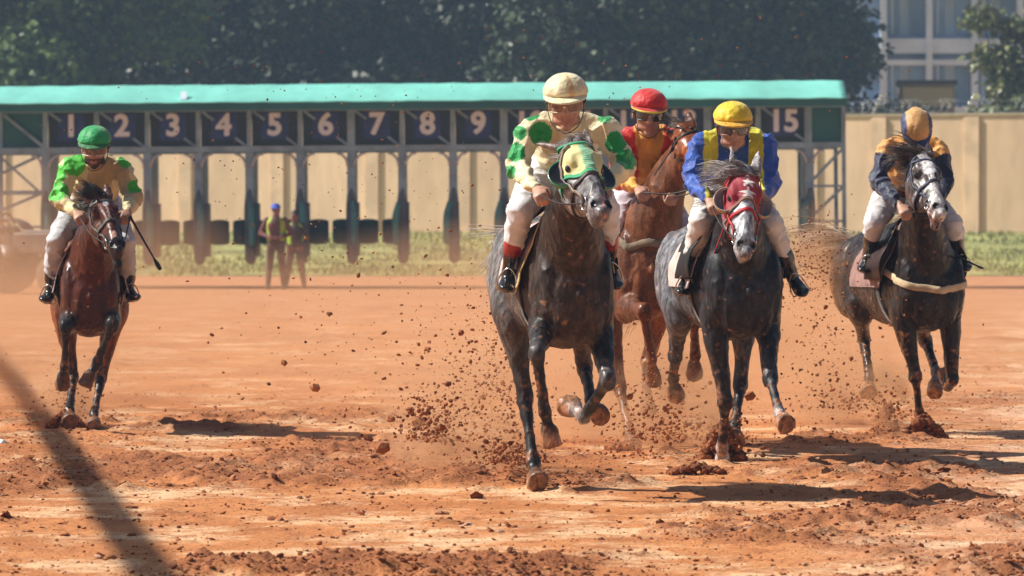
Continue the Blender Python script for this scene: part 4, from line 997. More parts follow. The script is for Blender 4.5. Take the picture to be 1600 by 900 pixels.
def head_shell(S, c, l, f, u, k, sk, beard=None, hairc=(.02, .015, .012)):
    def q(x, y, z): return c + l * (x * k) + f * (y * k) + u * (z * k)
    E = lambda p, r, col=sk: S.ell(q(*p), (r[0] * k, r[1] * k, r[2] * k), l, f, u, col)
    E((0, -.012, .035), (.076, .096, .088)); E((0, .022, -.012), (.069, .078, .075)); E((0, .03, -.052), (.055, .062, .06), beard or sk)
    E((0, .066, -.094), (.025, .024, .022), beard or sk)
    S.loft([q(0, .088, .022), q(0, .104, 0), q(0, .118, -.024), q(0, .1, -.038)], [.009 * k, .011 * k, .0155 * k, .01 * k], l, sk, n=10)
    for e in (-1, 1):
        E((e * .013, .103, -.03), (.009, .011, .008)); E((e * .043, .062, -.018), (.022, .024, .02))
        E((e * .079, -.005, -.002), (.009, .019, .031)); E((e * .045, .02, -.07), (.02, .04, .026), beard or sk)
    S.loft([q(-.05, .074, .034), q(0, .092, .038), q(.05, .074, .034)], [.011 * k, .012 * k, .011 * k], u, sk, n=8)
    lip = mixc(sk, (.35, .09, .07), .5)
    S.loft([q(-.025, .082, -.062), q(0, .095, -.058), q(.025, .082, -.062)], [(.005 * k, .005 * k), (.007 * k, .006 * k), (.005 * k, .005 * k)], u, lip, n=8)
    S.loft([q(-.022, .08, -.072), q(0, .092, -.073), q(.022, .08, -.072)], [(.005 * k, .005 * k), (.008 * k, .007 * k), (.005 * k, .005 * k)], u, lip, n=8)
    return q
def head_sculpt(q, k, f):
    eyes = [q(e * .031, .088, .012) for e in (-1, 1)]
    def fn(co, nn):
        for e in eyes:
            r = (co - e).length
            if r < .022 * k: co = co - f * (.010 * k * (1 - (r / (.022 * k)) ** 2))
        return co
    return fn

def hand(S, w, d, back, lat, sk, k=1.0, curl=1.0):
    """w wrist, d pointing direction, back = back of the hand, lat = towards the thumb"""
    lat = (lat - d * lat.dot(d)).normalized(); back = d.cross(lat) * (1 if d.cross(lat).dot(back) > 0 else -1)
    S.loft([w - d * .02, w + d * .02, w + d * .055 * k, w + d * .085 * k], [(.024, .02), (.03, .019), (.039, .018), (.037, .015)], lat, sk, n=12)
    Ls = (.038, .043, .040, .032)
    for i in range(4):
        o = lat * ((.030 - i * .0195) * k); b = w + d * (.08 * k) + o; L = Ls[i] * k
        a1, a2, a3 = .9 * curl, 2.2 * curl, 3.3 * curl
        p1 = b + (d * math.cos(a1) - back * math.sin(a1)) * L
        p2 = p1 + (d * math.cos(a2) - back * math.sin(a2)) * L * .68
        p3 = p2 + (d * math.cos(a3) - back * math.sin(a3)) * L * .5
        S.loft([b - d * .02, b, p1, p2, p3], [.0092 * k, .0098 * k, .0092 * k, .0085 * k, .0072 * k], lat, sk, n=8, sub=3)
    t0 = w + d * .025 * k + lat * .024 * k; t1 = t0 + (lat * .65 + d * .6 - back * .45).normalized() * .04 * k
    t2 = t1 + (d * .75 - lat * .25 - back * .7).normalized() * .032 * k; t3 = t2 + (d * .3 - lat * .8 - back * .5).normalized() * .022 * k
    S.loft([t0, t1, t2, t3], [.014 * k, .0115 * k, .0105 * k, .008 * k], back, sk, n=8, sub=3)

def make_jockey(cfg, Hh):
    g = random.Random(cfg['seed']); D = Hh.cfg['d']; k = cfg.get('k', 1.0)
    J = {n: P(x, y, D + o) for n, (x, y, o) in cfg['j'].items()}
    hc = J['head']; hk = cfg.get('hk', 1.12)
    yaw, pit, rol = [R(a) for a in cfg.get('hrot', (0, 15, 0))]
    f = V((math.sin(yaw) * math.cos(pit), -math.cos(yaw) * math.cos(pit), -math.sin(pit))); l = V((math.cos(yaw), math.sin(yaw), 0))
    u = l.cross(f); 
    if u.z < 0: u = -u
    l = l * math.cos(rol) + u * math.sin(rol); u = l.cross(f); u = u if u.z > 0 or pit > 1.2 else -u
    sk = cfg.get('skin', (.36, .19, .13))
    base = V((J['pelvis'].x, J['pelvis'].y, 0))
    up = V((0, 0, 1)); X = V((1, 0, 0))
    sh = (J['shR'] + J['shL']) / 2; shl = (J['shL'] - J['shR']).normalized(); pv = J['pelvis']; sp = (sh - pv).normalized()
    # --- body: one continuous skin
    S = MB(); q = head_shell(S, hc, l, f, u, hk, sk, cfg.get('beard'))
    neck0 = sh + sp * .01; 
    S.loft([neck0, neck0.lerp(hc, .5), q(0, -.02, -.04)], [.06, .054, .055], l, sk, n=14)
    S.loft([pv, pv.lerp(sh, .35), pv.lerp(sh, .75), sh], [(.13, .09), (.11, .08), (.10, .07), (.05, .045)], shl, sk, n=18)
    legs = {}
    for n, e in (('R', -1), ('L', 1)):
        s_, el, wr = J['sh' + n], J['el' + n], J['wr' + n]
        S.loft([sh.lerp(s_, .5), s_, s_.lerp(el, .5), el], [.03, .04, .04, .036], X, sk, n=12)
        S.loft([el, el.lerp(wr, .35), wr], [.037, .036, .024], X, sk, n=12)
        d = (wr - el).normalized(); d = (d + V((0, -.5, -.25))).normalized()
        hand(S, wr, d, (up + X * e * .6).normalized(), (X * -e + up * .5).normalized(), cfg.get('glove', sk), k * 1.08)
        kn, an, to = J['kn' + n], J['an' + n], J['to' + n]; hip = pv + shl * (e * .09)
        S.loft([hip, hip.lerp(kn, .5), kn], [.075, .065, .045], X, sk, n=12)
        S.loft([kn, kn.lerp(an, .3), an], [.046, .046, .03], X, sk, n=12)
        ax_ = (an - kn).normalized(); fd_ = to - an; S.loft([an, an + ax_ * .045 + fd_ * .2, an + ax_ * .055 + fd_ * .7], [.028, .026, .018], X, sk, n=12)
    face_pts = [(q(e * .031, .09, .012), .014 * hk) for e in (-1, 1)]
    brow = [q(e * .034, .086, .036) for e in (-1, 1)]; bd = cfg.get('beard')
    def paint(co, c, nn):
        r = co - hc; x, y, z = r.dot(l) / hk, r.dot(f) / hk, r.dot(u) / hk
        if abs(z) < .14 and abs(x) < .1 and y > .02:
            for p, rr in face_pts:
                dd = (co - p).length
                if dd < .007 * hk: return (.02, .012, .01)
                if dd < .013 * hk: c = (.55, .5, .47)
            if abs(z - .034) < .006 and .014 < abs(x) < .052: c = (.03, .02, .015)
            if bd and z < -.045 + .0 * x and not (abs(z + .067) < .010 and abs(x) < .02): c = mixc(bd, c, .12)
        elif z > .02 and y < .05 and z < .16 and abs(x) < .1: c = (.02, .015, .012)
        return c
    me = fuse(S, 'person', .0068, 4, paint, head_sculpt(q, hk, f))
    body = link('person', me, M_SKIN, None, base); tag(body, cfg['label'], 'person', 'jockeys riding the racehorses')
    # --- silks
    sf = cfg['silk']; S = MB(); c0 = (.5, .5, .5); sb = cfg.get('bulk', 1.0)
    tb = cfg.get('torso', (1, 1))
    back = sp.cross(shl); 
    S.loft([pv + sp * .06, pv.lerp(sh, .3), pv.lerp(sh, .62), pv.lerp(sh, .9), sh + sp * .035], [(.155, .115), (.165 * sb, .13 * tb[1]), (.185 * sb, .145 * tb[1]), (.14 * sb, .11), (.07, .065)], shl, c0, n=24)
    S.ell(sh - sp * .05, (.17, .1, .08), shl, back, sp)
    S.ell(sh - sp * .10 + V((0, .06, .055)), (.15, .11, .11), shl, back, sp)
    for n in 'RL': S.loft([sh + V((0, .03, .05)), sh.lerp(J['sh' + n], .55) + V((0, .02, .03)), J['sh' + n]], [.06, .065, .068], X, c0, n=14)
    for n in 'RL':
        s_, el, wr = J['sh' + n], J['el' + n], J['wr' + n]
        S.loft([sh.lerp(s_, .45) - sp * .02, s_, s_.lerp(el, .35), s_.lerp(el, .75), el], [(.07, .08), (.07 * sb, .08), (.07 * sb, .08), (.064 * sb, .072), (.058, .064)], X, c0, n=18)
        S.ell(el, (.057, .06, .06))
        S.loft([el, el.lerp(wr, .3), el.lerp(wr, .7), el.lerp(wr, .95)], [(.056, .06), (.055, .062), (.046, .05), (.03, .032)], X, c0, n=18)
    def pt(co, c, nn): return sf(co, (co - sh).dot(shl), (co - sh).dot(sp), nn, J)
    def wr_(co, nn):
        a = 0
        for n in 'RL':
            t = (co - J['el' + n]).length; a = max(a, 1 - t / .22)
        a = max(a, .45)
        w = noise.noise(V((co.x * 9, co.y * 9, co.z * 16)) + V((cfg['seed'], 0, 0)) + V((0, 0, 1)) * noise.noise(co * 6) * 2.0)
        w2 = (1 - abs(noise.noise(co * 11 + V((5, cfg['seed'], 1))))) ** 3
        return co + nn * (w * .014 + w2 * .04 * a - .012)
    me = fuse(S, 'silks', .009, 4, pt, wr_); sk_o = link('silks', me, M_SILK, body)
    # --- breeches
    S = MB(); bc = cfg.get('breech', (.72, .72, .74))
    S.loft([pv - sp * .05, pv + sp * .02, pv + sp * .13], [(.15, .12), (.165, .13), (.14, .11)], shl, bc, n=20)
    ends = {}
    for n, e in (('R', -1), ('L', 1)):
        kn, an = J['kn' + n], J['an' + n]; hip = pv + shl * (e * .09); fr = cfg.get('bootk', .42)
        S.loft([hip, hip.lerp(kn, .35), hip.lerp(kn, .75), kn], [(.105, .11), (.1, .105), (.08, .085), (.068, .072)], X, bc, n=18)
        S.ell(kn, (.069, .074, .07), col=bc)
        S.loft([kn, kn.lerp(an, .25), kn.lerp(an, fr + .04)], [(.068, .072), (.064, .068), (.056, .06)], X, bc, n=18)
    def wb(co, nn):
        w2 = (1 - abs(noise.noise(V((co.x * 10, co.y * 10, co.z * 15)) + V((1, cfg['seed'], 8))))) ** 4
        return co + nn * (w2 * .012 + noise.noise(co * 8) * .006)
    link('breeches', fuse(S, 'breeches', .010, 4, None, wb), M_BREECH, body)
    # --- boots
    for n, e in (('R', -1), ('L', 1)):
        S = MB(); kn, an, to = J['kn' + n], J['an' + n], J['to' + n]; fr = cfg.get('bootk', .42); blk = (.012, .011, .012); tp = cfg.get('boottop', blk)
        t0, t1 = kn.lerp(an, fr), kn.lerp(an, fr + .2); ax = (an - kn).normalized()
        S.loft([t0, t1 - ax * .004], [(.059, .064), (.057, .062)], X, tp, n=20, cap='flat')
        S.loft([t1, kn.lerp(an, .8), an - ax * .01, an + ax * .02], [(.056, .062), (.046, .052), (.042, .05), (.04, .046)], X, blk, n=20)
        fd = (to - an); fd.z *= .9; hl = an + ax * .05 - fd.normalized() * .035
        sd = fd.cross(ax); sd = sd.normalized() if sd.length > .001 else X
        S.loft([hl, an + ax * .045 + fd * .25, an + ax * .055 + fd * .65, to + ax * .02 + fd.normalized() * .03, to + ax * .015 + fd.normalized() * .07], [(.036, .042), (.04, .048), (.046, .036), (.044, .028), (.026, .016)], sd, blk, n=18)
        link('boot', fuse(S, 'boot', .008, 3, None, lambda co, nn: co + nn * (noise.noise(co * 14) * .004)), M_BOOT, body)
    # --- cap
    capf = cfg['cap']; S = MB(); rows = []; cols = []
    def hq(x, y, z): return hc + l * (x * hk) + f * (y * hk) + u * (z * hk)
    for i in range(22):
        a = math.pi * .60 * i / 21; r = []; cc = []
        for j in range(48):
            b = 2 * math.pi * j / 48; puff = 1 + .07 * math.sin(min(a, 1.6) * 1.7) * (abs(math.sin(b * 3)) ** .5 - .55) + (.05 * noise.noise(V((math.cos(b) * 2.2, math.sin(b) * 2.2, a * 2 + cfg['seed'] * 3))) + .05 * (1 - abs(noise.noise(V((math.cos(b) * 3.5, math.sin(b) * 3.5, a * 2.5 + cfg['seed']))))) ** 4 - .02) * math.sin(min(a, 1.5))
            rr = math.sin(a) ** .93 * (1.0 if a < 1.45 else 1 - (a - 1.45) * .35) * puff
            z = .046 + .094 * math.cos(a) - (.018 if i == 21 else 0) * 0 + (.016 * max(0, math.sin(b)) if a > 1.5 else 0) * (a - 1.5) * 3
            r.append(hq(.103 * rr * math.cos(b), -.004 + .122 * rr * math.sin(b), z)); cc.append(capf(a, math.degrees(b)))
        rows.append(r); cols.append(cc)
    S.grid(rows, cols, closed=True)
    cap = S.build('cap', M_SILK, body)
    S = MB(); b0 = []; b1 = []; b2 = []; b3 = []; bc2 = cfg.get('brim', capf(1.5, 90)); vl = cfg.get('vis', .055)
    for j in range(25):
        b = R(12 + 156 * j / 24); w = max(0.0, math.sin((b - R(12)) / R(156) * math.pi)) ** .6
        b0.append(hq(.101 * math.cos(b), -.004 + .121 * math.sin(b), .046)); b1.append(hq((.101 + .01 * w) * math.cos(b), -.004 + (.121 + vl * w) * math.sin(b), .046 - .014 * w))
        b2.append(hq((.101 + .01 * w) * math.cos(b), -.004 + (.120 + vl * w) * math.sin(b), .038 - .014 * w)); b3.append(hq(.1 * math.cos(b), -.004 + .12 * math.sin(b), .034))
    ed = cfg.get('brimedge', bc2); S.grid([b0, [p.lerp(r_, .86) for p, r_ in zip(b0, b1)], b1, b2, b3], [[bc2] * 25, [bc2] * 25, [ed] * 25, [ed] * 25, [bc2] * 25])
    S.build('cap_peak', M_SILK, cap)
    # --- goggles, chin strap
    if cfg.get('goggles'):
        S = MB(); rows = []; lens = cfg['goggles']
        for i in range(9):
            z = .036 - .056 * i / 8; r = []
            for j in range(37):
                b = R(28 + 124 * j / 36); x_ = math.cos(b); nb_ = math.exp(-(x_ / .16) ** 2) * (1 if i > 4 else .0)
                rr = 1 + .05 * math.sin(math.pi * i / 8); zz = z + nb_ * .014 * (i - 4) / 4
                r.append(hq(.081 * x_ * rr, .006 + .1 * math.sin(b) * rr, zz - .004))
            rows.append(r)
        S.grid(rows); lo = S.build('goggles', lens, body)
        S = MB(); fc = cfg.get('framecol', (.02, .02, .02))
        loop = rows[0] + [r[-1] for r in rows[1:-1]] + rows[-1][::-1] + [r[0] for r in rows[1:-1]][::-1]
        S.tube(loop + [loop[0]], .0032 * hk, fc, n=6); S.build('goggle_frame', mat('goggle_frame', attr=True, rough=.4), lo)
        S = MB(); pts = [hq(.092 * math.cos(R(b)), -.004 + .11 * math.sin(R(b)), .012) for b in range(152, 391, 10)]
        S.ribbon(pts, [(p - hc).normalized() for p in pts], .016, .003, (.02, .02, .02)); S.build('strap', M_LEATHER, lo)
    S = MB(); pts = [hq(-.083, .01, .02), hq(-.08, .03, -.03), hq(-.06, .05, -.085), hq(-.02, .075, -.117), hq(.02, .075, -.117), hq(.06, .05, -.085), hq(.08, .03, -.03), hq(.083, .01, .02)]
    pts = [V(p) for p in spline([list(p) for p in pts], 3)]; S.ribbon(pts, [(p - hc).normalized() for p in pts], .012, .003, (.02, .02, .02)); S.build('chin_strap', M_LEATHER, body)
    # --- stirrups belong to the horse's saddle
    for n, e in (('R', -1), ('L', 1)):
        an, to = J['an' + n], J['to' + n]; fd = (to - an).normalized(); ax = (an - J['kn' + n]).normalized(); c = an + ax * .04 + fd * .09
        top = c - ax * .11; sd = fd.cross(ax).normalized(); p0, n0 = Hh.bray(-.25, R(e * 62))
        S = MB(); pts = [p0 + n0 * .05, (p0 + n0 * .05).lerp(top, .5) + n0 * .02, top]; S.ribbon(pts, [n0] * 3, .025, .004, (.03, .02, .015))
        st = S.build('stirrup_leather', M_LEATHER, Hh.obj)
        S = MB(); arc = [c + ax * .05 - sd * .05, c - sd * .053, c - sd * .036 - ax * .07, top, c + sd * .036 - ax * .07, c + sd * .053, c + ax * .05 + sd * .05, c + ax * .05 - sd * .05]
        S.tube(spline([list(p) for p in arc], 3), .0048, n=6); S.build('stirrup_iron', M_STEEL, st)
    # reins
    S = MB(); rc = cfg.get('rein', (.03, .02, .02))
    for n, e in (('R', -1), ('L', 1)):
        w = J['wr' + n]; el = J['el' + n]; d = ((w - el).normalized() + V((0, -.5, -.25))).normalized(); hd_ = w + d * .09
        r0 = Hh.ring[e]; mid = (r0 + hd_) / 2 + V((e * .01, 0, -.025)); pts = spline([list(r0), list(mid), list(hd_), list(Hh.T(-.02, e * .04, 1.62))], 5)
        S.tube(pts, .005, rc, n=6)
    lp = Hh.T(-.02, -.04, 1.62); S.tube([lp, Hh.T(.02, -.12, 1.5), Hh.T(.02, 0, 1.62), Hh.T(-.02, .04, 1.62)], .0075, rc, n=6)
    S.build('reins', M_LEATHER, Hh.bridle_obj)
    if cfg.get('whip'):
        a, b = cfg['whip']; a = P(*a); b = P(*b); S = MB(); S.tube([a, a.lerp(b, .25), a.lerp(b, .9), b], [.010, .008, .006, .005], (.015, .015, .016), n=8); S.build('handle', M_RUBBER, None, a)
        w = bpy.context.scene.objects[-1] if False else COL.objects[-1]; w.name = 'riding_whip'; tag(w, cfg['whiplabel'], 'whip', 'whips carried by the jockeys')
        S = MB(); dd = (b - a).normalized(); S.loft([b - dd * .02, b + dd * .03, b + dd * .07], [(.008, .005), (.016, .006), (.013, .005)], X, (.02, .02, .02), n=8); S.build('whip_flap', M_RUBBER, w)
    return body, J

def spots(lst, d, col, base, other=None):
    L_ = [(P(x, y, d), r) for x, y, r in lst]
    def fn(co, a, b, nn, J):
        for p, r in L_:
            q = co - p
            if math.sqrt(q.x ** 2 + q.z ** 2 + (q.y * .35) ** 2) < r: return col
        return other(co, a, b) if other else base
    return fn
G1 = (.005, .33, .075); CR = (.80, .73, .47)
def silkA(co, a, b, nn, J): return silkA_(co, a, b, nn, J)
silkA_ = spots([(845, 209, .068), (830, 172, .06), (806, 238, .055), (797, 272, .05), (812, 207, .04), (864, 241, .04), (945, 180, .045), (978, 250, .06), (962, 222, .06), (905, 215, .03)], 29.4, G1, CR,
               lambda co, a, b: mixc(CR, (.6, .42, .2), .45 * ss(.2, .6, noise.noise(co * 5) + .4) if abs(a) < .1 else 0))
silkB_ = spots([(116, 256, .085), (92, 300, .075), (90, 342, .07), (100, 234, .07), (92, 268, .05), (196, 250, .055), (210, 292, .05), (95, 275, .045)], 37.5, (.06, .52, .03), (.46, .34, .15),
               lambda co, a, b: (.70, .64, .34) if (J_el_dist(co) or noise.noise(co * 4) > .25) else (.50, .38, .18))
def J_el_dist(co): return co.z < 1.62
def silkC(co, a, b, nn, J):
    w = .5 * abs(a) / .12 + .5 * abs(b + .12) / .14
    if min((co - J['wrR']).length, (co - J['wrL']).length) < .2: return (.8, .38, .04)
    if abs(a) < .07 + .25 * max(0, .0 + b + .05): return (.75, .36, .06)
    if -.25 < a < -.13 and b > -.16: return (.62, .025, .02)
    return (.62, .022, .02) if abs(a) < .3 else (.6, .03, .03)
def silkD(co, a, b, nn, J):
    if .095 < abs(a) < .185 and b > -.17: return (.66, .62, .04)
    if abs(a) < .05 and b < -.05: return (.02, .04, .2)
    return (.02, .09, .45)
def silkE(co, a, b, nn, J):
    for n in 'RL':
        s_, e_, w_ = J['sh' + n], J['el' + n], J['wr' + n]
        if (co - e_).length < .2 or (co - w_).length < .26 or (abs(a) > .2 and b < -.045): return (.012, .02, .06)
    if b < -.33: return (.5, .02, .02)
    return (.68, .33, .08)
def capseg(cols, w=None):
    def fn(a, b):
        return cols[int((b % 360) / 60) % len(cols)]
    return fn
JC = {}
JC['A'] = dict(seed=11, hk=1.22, hrot=(-2, 11, 2), k=1.05, silk=silkA, cap=lambda a, b: (.78, .70, .44) if not 66 < b < 80 else (.72, .45, .2), brim=(.78, .72, .48), goggles=M_LENSC, framecol=(.5, .42, .3), breech=(.74, .74, .77), boottop=(.38, .02, .025), bootk=.44,
    skin=(.48, .27, .19), label='jockey in cream silks with green spots and a cream cap, giving a thumbs up grip on the reins',
    j=dict(head=(884, 162, -.2), shR=(829, 202, -.02), shL=(947, 200, -.02), elR=(807, 262, -.08), elL=(976, 258, -.06), wrR=(838, 294, -.34), wrL=(950, 292, -.34), pelvis=(878, 262, .42), knR=(812, 330, -.02), knL=(948, 326, -.02),
           anR=(795, 428, .22), anL=(954, 415, .22), toR=(791, 442, .04), toL=(961, 438, .04)))
JC['A']['label'] = 'jockey in cream silks with big green spots and a cream cap, red topped boots'
JC['B'] = dict(seed=12, hk=1.16, hrot=(0, 13, 0), silk=silkB_, cap=lambda a, b: (.01, .36, .1), brim=(.012, .16, .05), vis=.035, goggles=M_LENSC, framecol=(.7, .7, .7), beard=(.03, .02, .017), breech=(.55, .55, .58), skin=(.38, .21, .14),
    label='bearded jockey in a bright green cap and tan and green silks', bootk=.6,
    j=dict(head=(148, 232, -.2), shR=(108, 261, -.05), shL=(191, 263, -.05), elR=(92, 312, -.1), elL=(208, 308, -.1), wrR=(119, 332, -.36), wrL=(200, 330, -.36), pelvis=(146, 318, .42), knR=(89, 375, 0), knL=(196, 378, 0),
           anR=(79, 452, .25), anL=(201, 450, .25), toR=(71, 462, .08), toL=(210, 460, .08)), whip=((203, 338, 37.1), (243, 408, 37.0)), whiplabel='thin black whip slanting down from the left rider, ending in a flap')
JC['C'] = dict(seed=13, hk=1.2, hrot=(4, 9, -3), silk=silkC, cap=lambda a, b: (.6, .015, .015), brim=(.5, .012, .012), brimedge=(.8, .7, .05), vis=.04, goggles=M_LENS, skin=(.40, .22, .15), breech=(.66, .6, .66),
    label='jockey in a red cap and red and orange silks behind the leader',
    j=dict(head=(1013, 178, -.15), shR=(972, 218, 0), shL=(1056, 218, 0), elR=(968, 278, -.05), elL=(1066, 280, -.05), wrR=(996, 294, -.3), wrL=(1054, 300, -.3), pelvis=(1006, 296, .42), knR=(962, 352, 0), knL=(1068, 360, 0),
           anR=(962, 432, .25), anL=(1070, 440, .25), toR=(957, 446, .08), toL=(1078, 452, .08)))
JC['D'] = dict(seed=14, hk=1.2, hrot=(3, 9, 0), silk=silkD, cap=lambda a, b: (.78, .56, .02), brim=(.7, .38, .02), vis=.05, goggles=M_LENS, framecol=(.25, .1, .04), skin=(.44, .25, .17), breech=(.72, .7, .68), bulk=1.05,
    label='jockey in a yellow cap and blue silks with yellow shoulder panels', bootk=.5,
    j=dict(head=(1145, 200, -.15), shR=(1096, 224, 0), shL=(1195, 224, 0), elR=(1081, 282, -.1), elL=(1204, 286, -.05), wrR=(1108, 312, -.32), wrL=(1186, 314, -.32), pelvis=(1142, 302, .42), knR=(1094, 348, 0), knL=(1206, 350, 0),
           anR=(1074, 435, .25), anL=(1238, 432, .2), toR=(1067, 449, .06), toL=(1251, 450, .04)))
JC['E'] = dict(seed=15, hk=1.08, hrot=(6, 58, 4), silk=silkE, cap=lambda a, b: (.62, .34, .12) if abs(math.sin(a) * math.cos(R(b))) < .66 else (.02, .035, .12), brim=(.02, .04, .16), vis=.045, skin=(.42, .23, .16), breech=(.66, .64, .66), boottop=(.012, .011, .012),
    label='jockey in an orange and navy cap with the face down, navy sleeves', bootk=.3, goggles=M_LENS,
    j=dict(head=(1431, 203, -.15), shR=(1388, 232, .05), shL=(1466, 232, .05), elR=(1371, 282, -.05), elL=(1480, 285, -.05), wrR=(1407, 322, -.34), wrL=(1456, 324, -.34), pelvis=(1412, 300, .45), knR=(1366, 348, .05), knL=(1488, 350, 0),
           anR=(1356, 405, .3), anL=(1500, 402, .25), toR=(1350, 416, .12), toL=(1508, 414, .08)), whip=((1494, 400, 36.8), (1528, 416, 36.5)), whiplabel='short black whip pointing right beside the far right horse')
JOCKEYS = {k: make_jockey(c, HORSES[k]) for k, c in JC.items()}
# ------------------------------------------------------------------ the two stewards by the gate
def steward(px, d, top, cfg):
    s_ = F / d; zt = CAMH - (top - YH) / s_; k = zt / 1.76; x = (px - 800) / s_; B = V((x, d, 0)); g = cfg['seed']
    def Q(a, b, c): return B + V((a * k, b * k, c * k))
    S = MB(); sk = cfg.get('skin', (.25, .13, .09)); hc = Q(cfg.get('lean', 0), -.02, 1.6); X = V((1, 0, 0)); f = V((math.sin(cfg['turn']), -math.cos(cfg['turn']), 0)); l = V((math.cos(cfg['turn']), math.sin(cfg['turn']), 0))
    q = head_shell(S, hc, l, f, V((0, 0, 1)), 1.0, sk); tr = cfg['trousers']; sh = cfg['shirt']
    S.loft([Q(0, 0, 1.42), hc - V((0, 0, .06))], [.06, .055], X, sk)
    S.loft([Q(0, 0, .92), Q(0, 0, 1.1), Q(0, 0, 1.3), Q(0, 0, 1.45)], [(.17, .12), (.16, .115), (.19, .125), (.09, .08)], l, [tr, sh, sh, sh])
    for e in (-1, 1):
        st = cfg['step'] * e; S.loft([Q(e * .09, 0, .92), Q(e * .1 + st * .4, -st * .3, .5), Q(e * .1 + st, st * .3, .1)], [.095, .07, .05], X, tr); S.loft([Q(e * .1 + st, .03 + st * .3, .05), Q(e * .1 + st, -.17 + st * .3, .035)], [(.045, .05), (.045, .035)], X, (.03, .025, .02))
        el = Q(e * (.28 + .03 * cfg['arm']), .02, 1.13); wr = Q(e * (.2 - .1 * cfg['arm']), -.16 * cfg['arm'] - .04, .93 + .12 * cfg['arm'])
        S.loft([Q(e * .18, 0, 1.4), Q(e * .23, 0, 1.3), el], [.065, .06, .05], X, sh); S.loft([el, wr], [.046, .035], X, sh); hand(S, wr, (wr - el).normalized(), X * e, V((0, -1, 0)), sk, k, .6)
    me = fuse(S, 'person', .012, 4); b = link('person', me, mat('steward_clothes', attr=True, rough=.8, bump=[(12, .02, .4)]), None, B); tag(b, cfg['label'], 'person')
    v = MB(); rows = []
    for zz, a, c in ((.98, .19, .15), (1.1, .19, .145), (1.25, .205, .155), (1.38, .2, .14), (1.45, .13, .1)):
        rows.append([Q(a * math.cos(t), c * math.sin(t), zz) for t in np.linspace(0, 6.283, 33)[:-1]])
    cy, or_ = (.36, .52, .03), cfg['vest2']; v.grid(rows, [[(cy if abs(math.cos(t)) > .5 else or_) for t in np.linspace(0, 6.283, 33)[:-1]] for r in rows], closed=True); v.build('vest', mat('vest_cloth', attr=True, rough=.7), b)
    if cfg.get('cap'):
        v = MB(); rows = [[hc + V((.1 * math.sin(a) * math.cos(t), .115 * math.sin(a) * math.sin(t) - (.05 if a > 1.5 and math.sin(t) < -.5 else 0), .04 + .1 * math.cos(a))) for t in np.linspace(0, 6.283, 25)[:-1]] for a in np.linspace(.01, 1.6, 8)]
        v.grid(rows, [[cfg['cap']] * 24] * 8, closed=True); v.build('cap', mat('vest_cloth', attr=True), b)
    else:
        v = MB(); v.ell(hc + V((0, .015, .05)), (.085, .1, .085), col=(.015, .012, .01)); v.build('hair', M_HAIR, b)
steward(431, 106.0 - 1.2, 316, dict(seed=1, turn=.7, step=.06, arm=1, trousers=(.10, .055, .04), shirt=(.16, .06, .05), vest2=(.13, .06, .05), cap=(.03, .09, .5), label='steward in a blue cap and yellow edged vest standing before the gate'))
steward(461, 105.8, 327, dict(seed=2, turn=-.5, step=.10, arm=.2, trousers=(.12, .08, .06), shirt=(.07, .06, .06), vest2=(.1, .08, .06), label='bareheaded man in a dark shirt and yellow edged vest beside the blue capped steward'))

# ------------------------------------------------------------------ dirt: clods lying on the sand, clods in the air, bursts at the hooves
M_DIRT = mat('red_dirt', attr=True, rough=.9, spec=.2, bump=[(60, .01, .6)])
DC = [(.34, .125, .048), (.26, .09, .036), (.42, .17, .07), (.18, .06, .026)]
g = random.Random(5)
xs_ = np.array([0.0]); S = MB(); cand = []
for i in range(60000):
    y = 22.5 + 30 * g.random() ** 1.5; x = g.uniform(-1.02, 1.02) * 800 / F * y * 1.1; cand.append((x, y))
ca = np.array(cand); cm = clump(ca[:, 0], ca[:, 1]); hh = hgt(ca[:, 0], ca[:, 1])
for (x, y), c, z in zip(cand, cm, hh):
    if g.random() > .12 + .88 * c: continue
    r = .005 + .014 * g.random() ** 4 + (.02 * g.random() ** 3 if c > .6 and g.random() < .15 else 0)
    rock_mb(S, (x, y, z + r * .25), r, g, g.choice(DC), squash=.6)
tag(S.build('loose_dirt', M_DIRT, smooth=False), kind='stuff')
# larger clods and flakes lying on the track, each a thing
clods = []
for i in range(70):
    y = 23 + 14 * g.random(); x = g.uniform(-1, 1) * 800 / F * y
    z = hz(x, y); S = MB(); r = g.uniform(.018, .05)
    for q in range(3): rock_mb(S, (x + g.gauss(0, r * .5), y + g.gauss(0, r * .5), z + r * .1), r * g.uniform(.4, 1), g, g.choice(DC + [(.5, .3, .2)]), squash=.4)
    o = S.build('dirt_clod', M_DIRT, None, (x, y, z), smooth=False); tag(o, 'reddish clod of dried dirt lying on the torn up sand', 'dirt clod', 'clods lying on the track')
SS = MB(); c = P(3, 692, 35.8); rock_mb(SS, c, .05, g, (.8, .8, .8)); o = SS.build('stone', mat('white_stone', (.7, .7, .7), rough=.7), None, c, False); tag(o, 'white stone at the left edge of the track', 'stone')

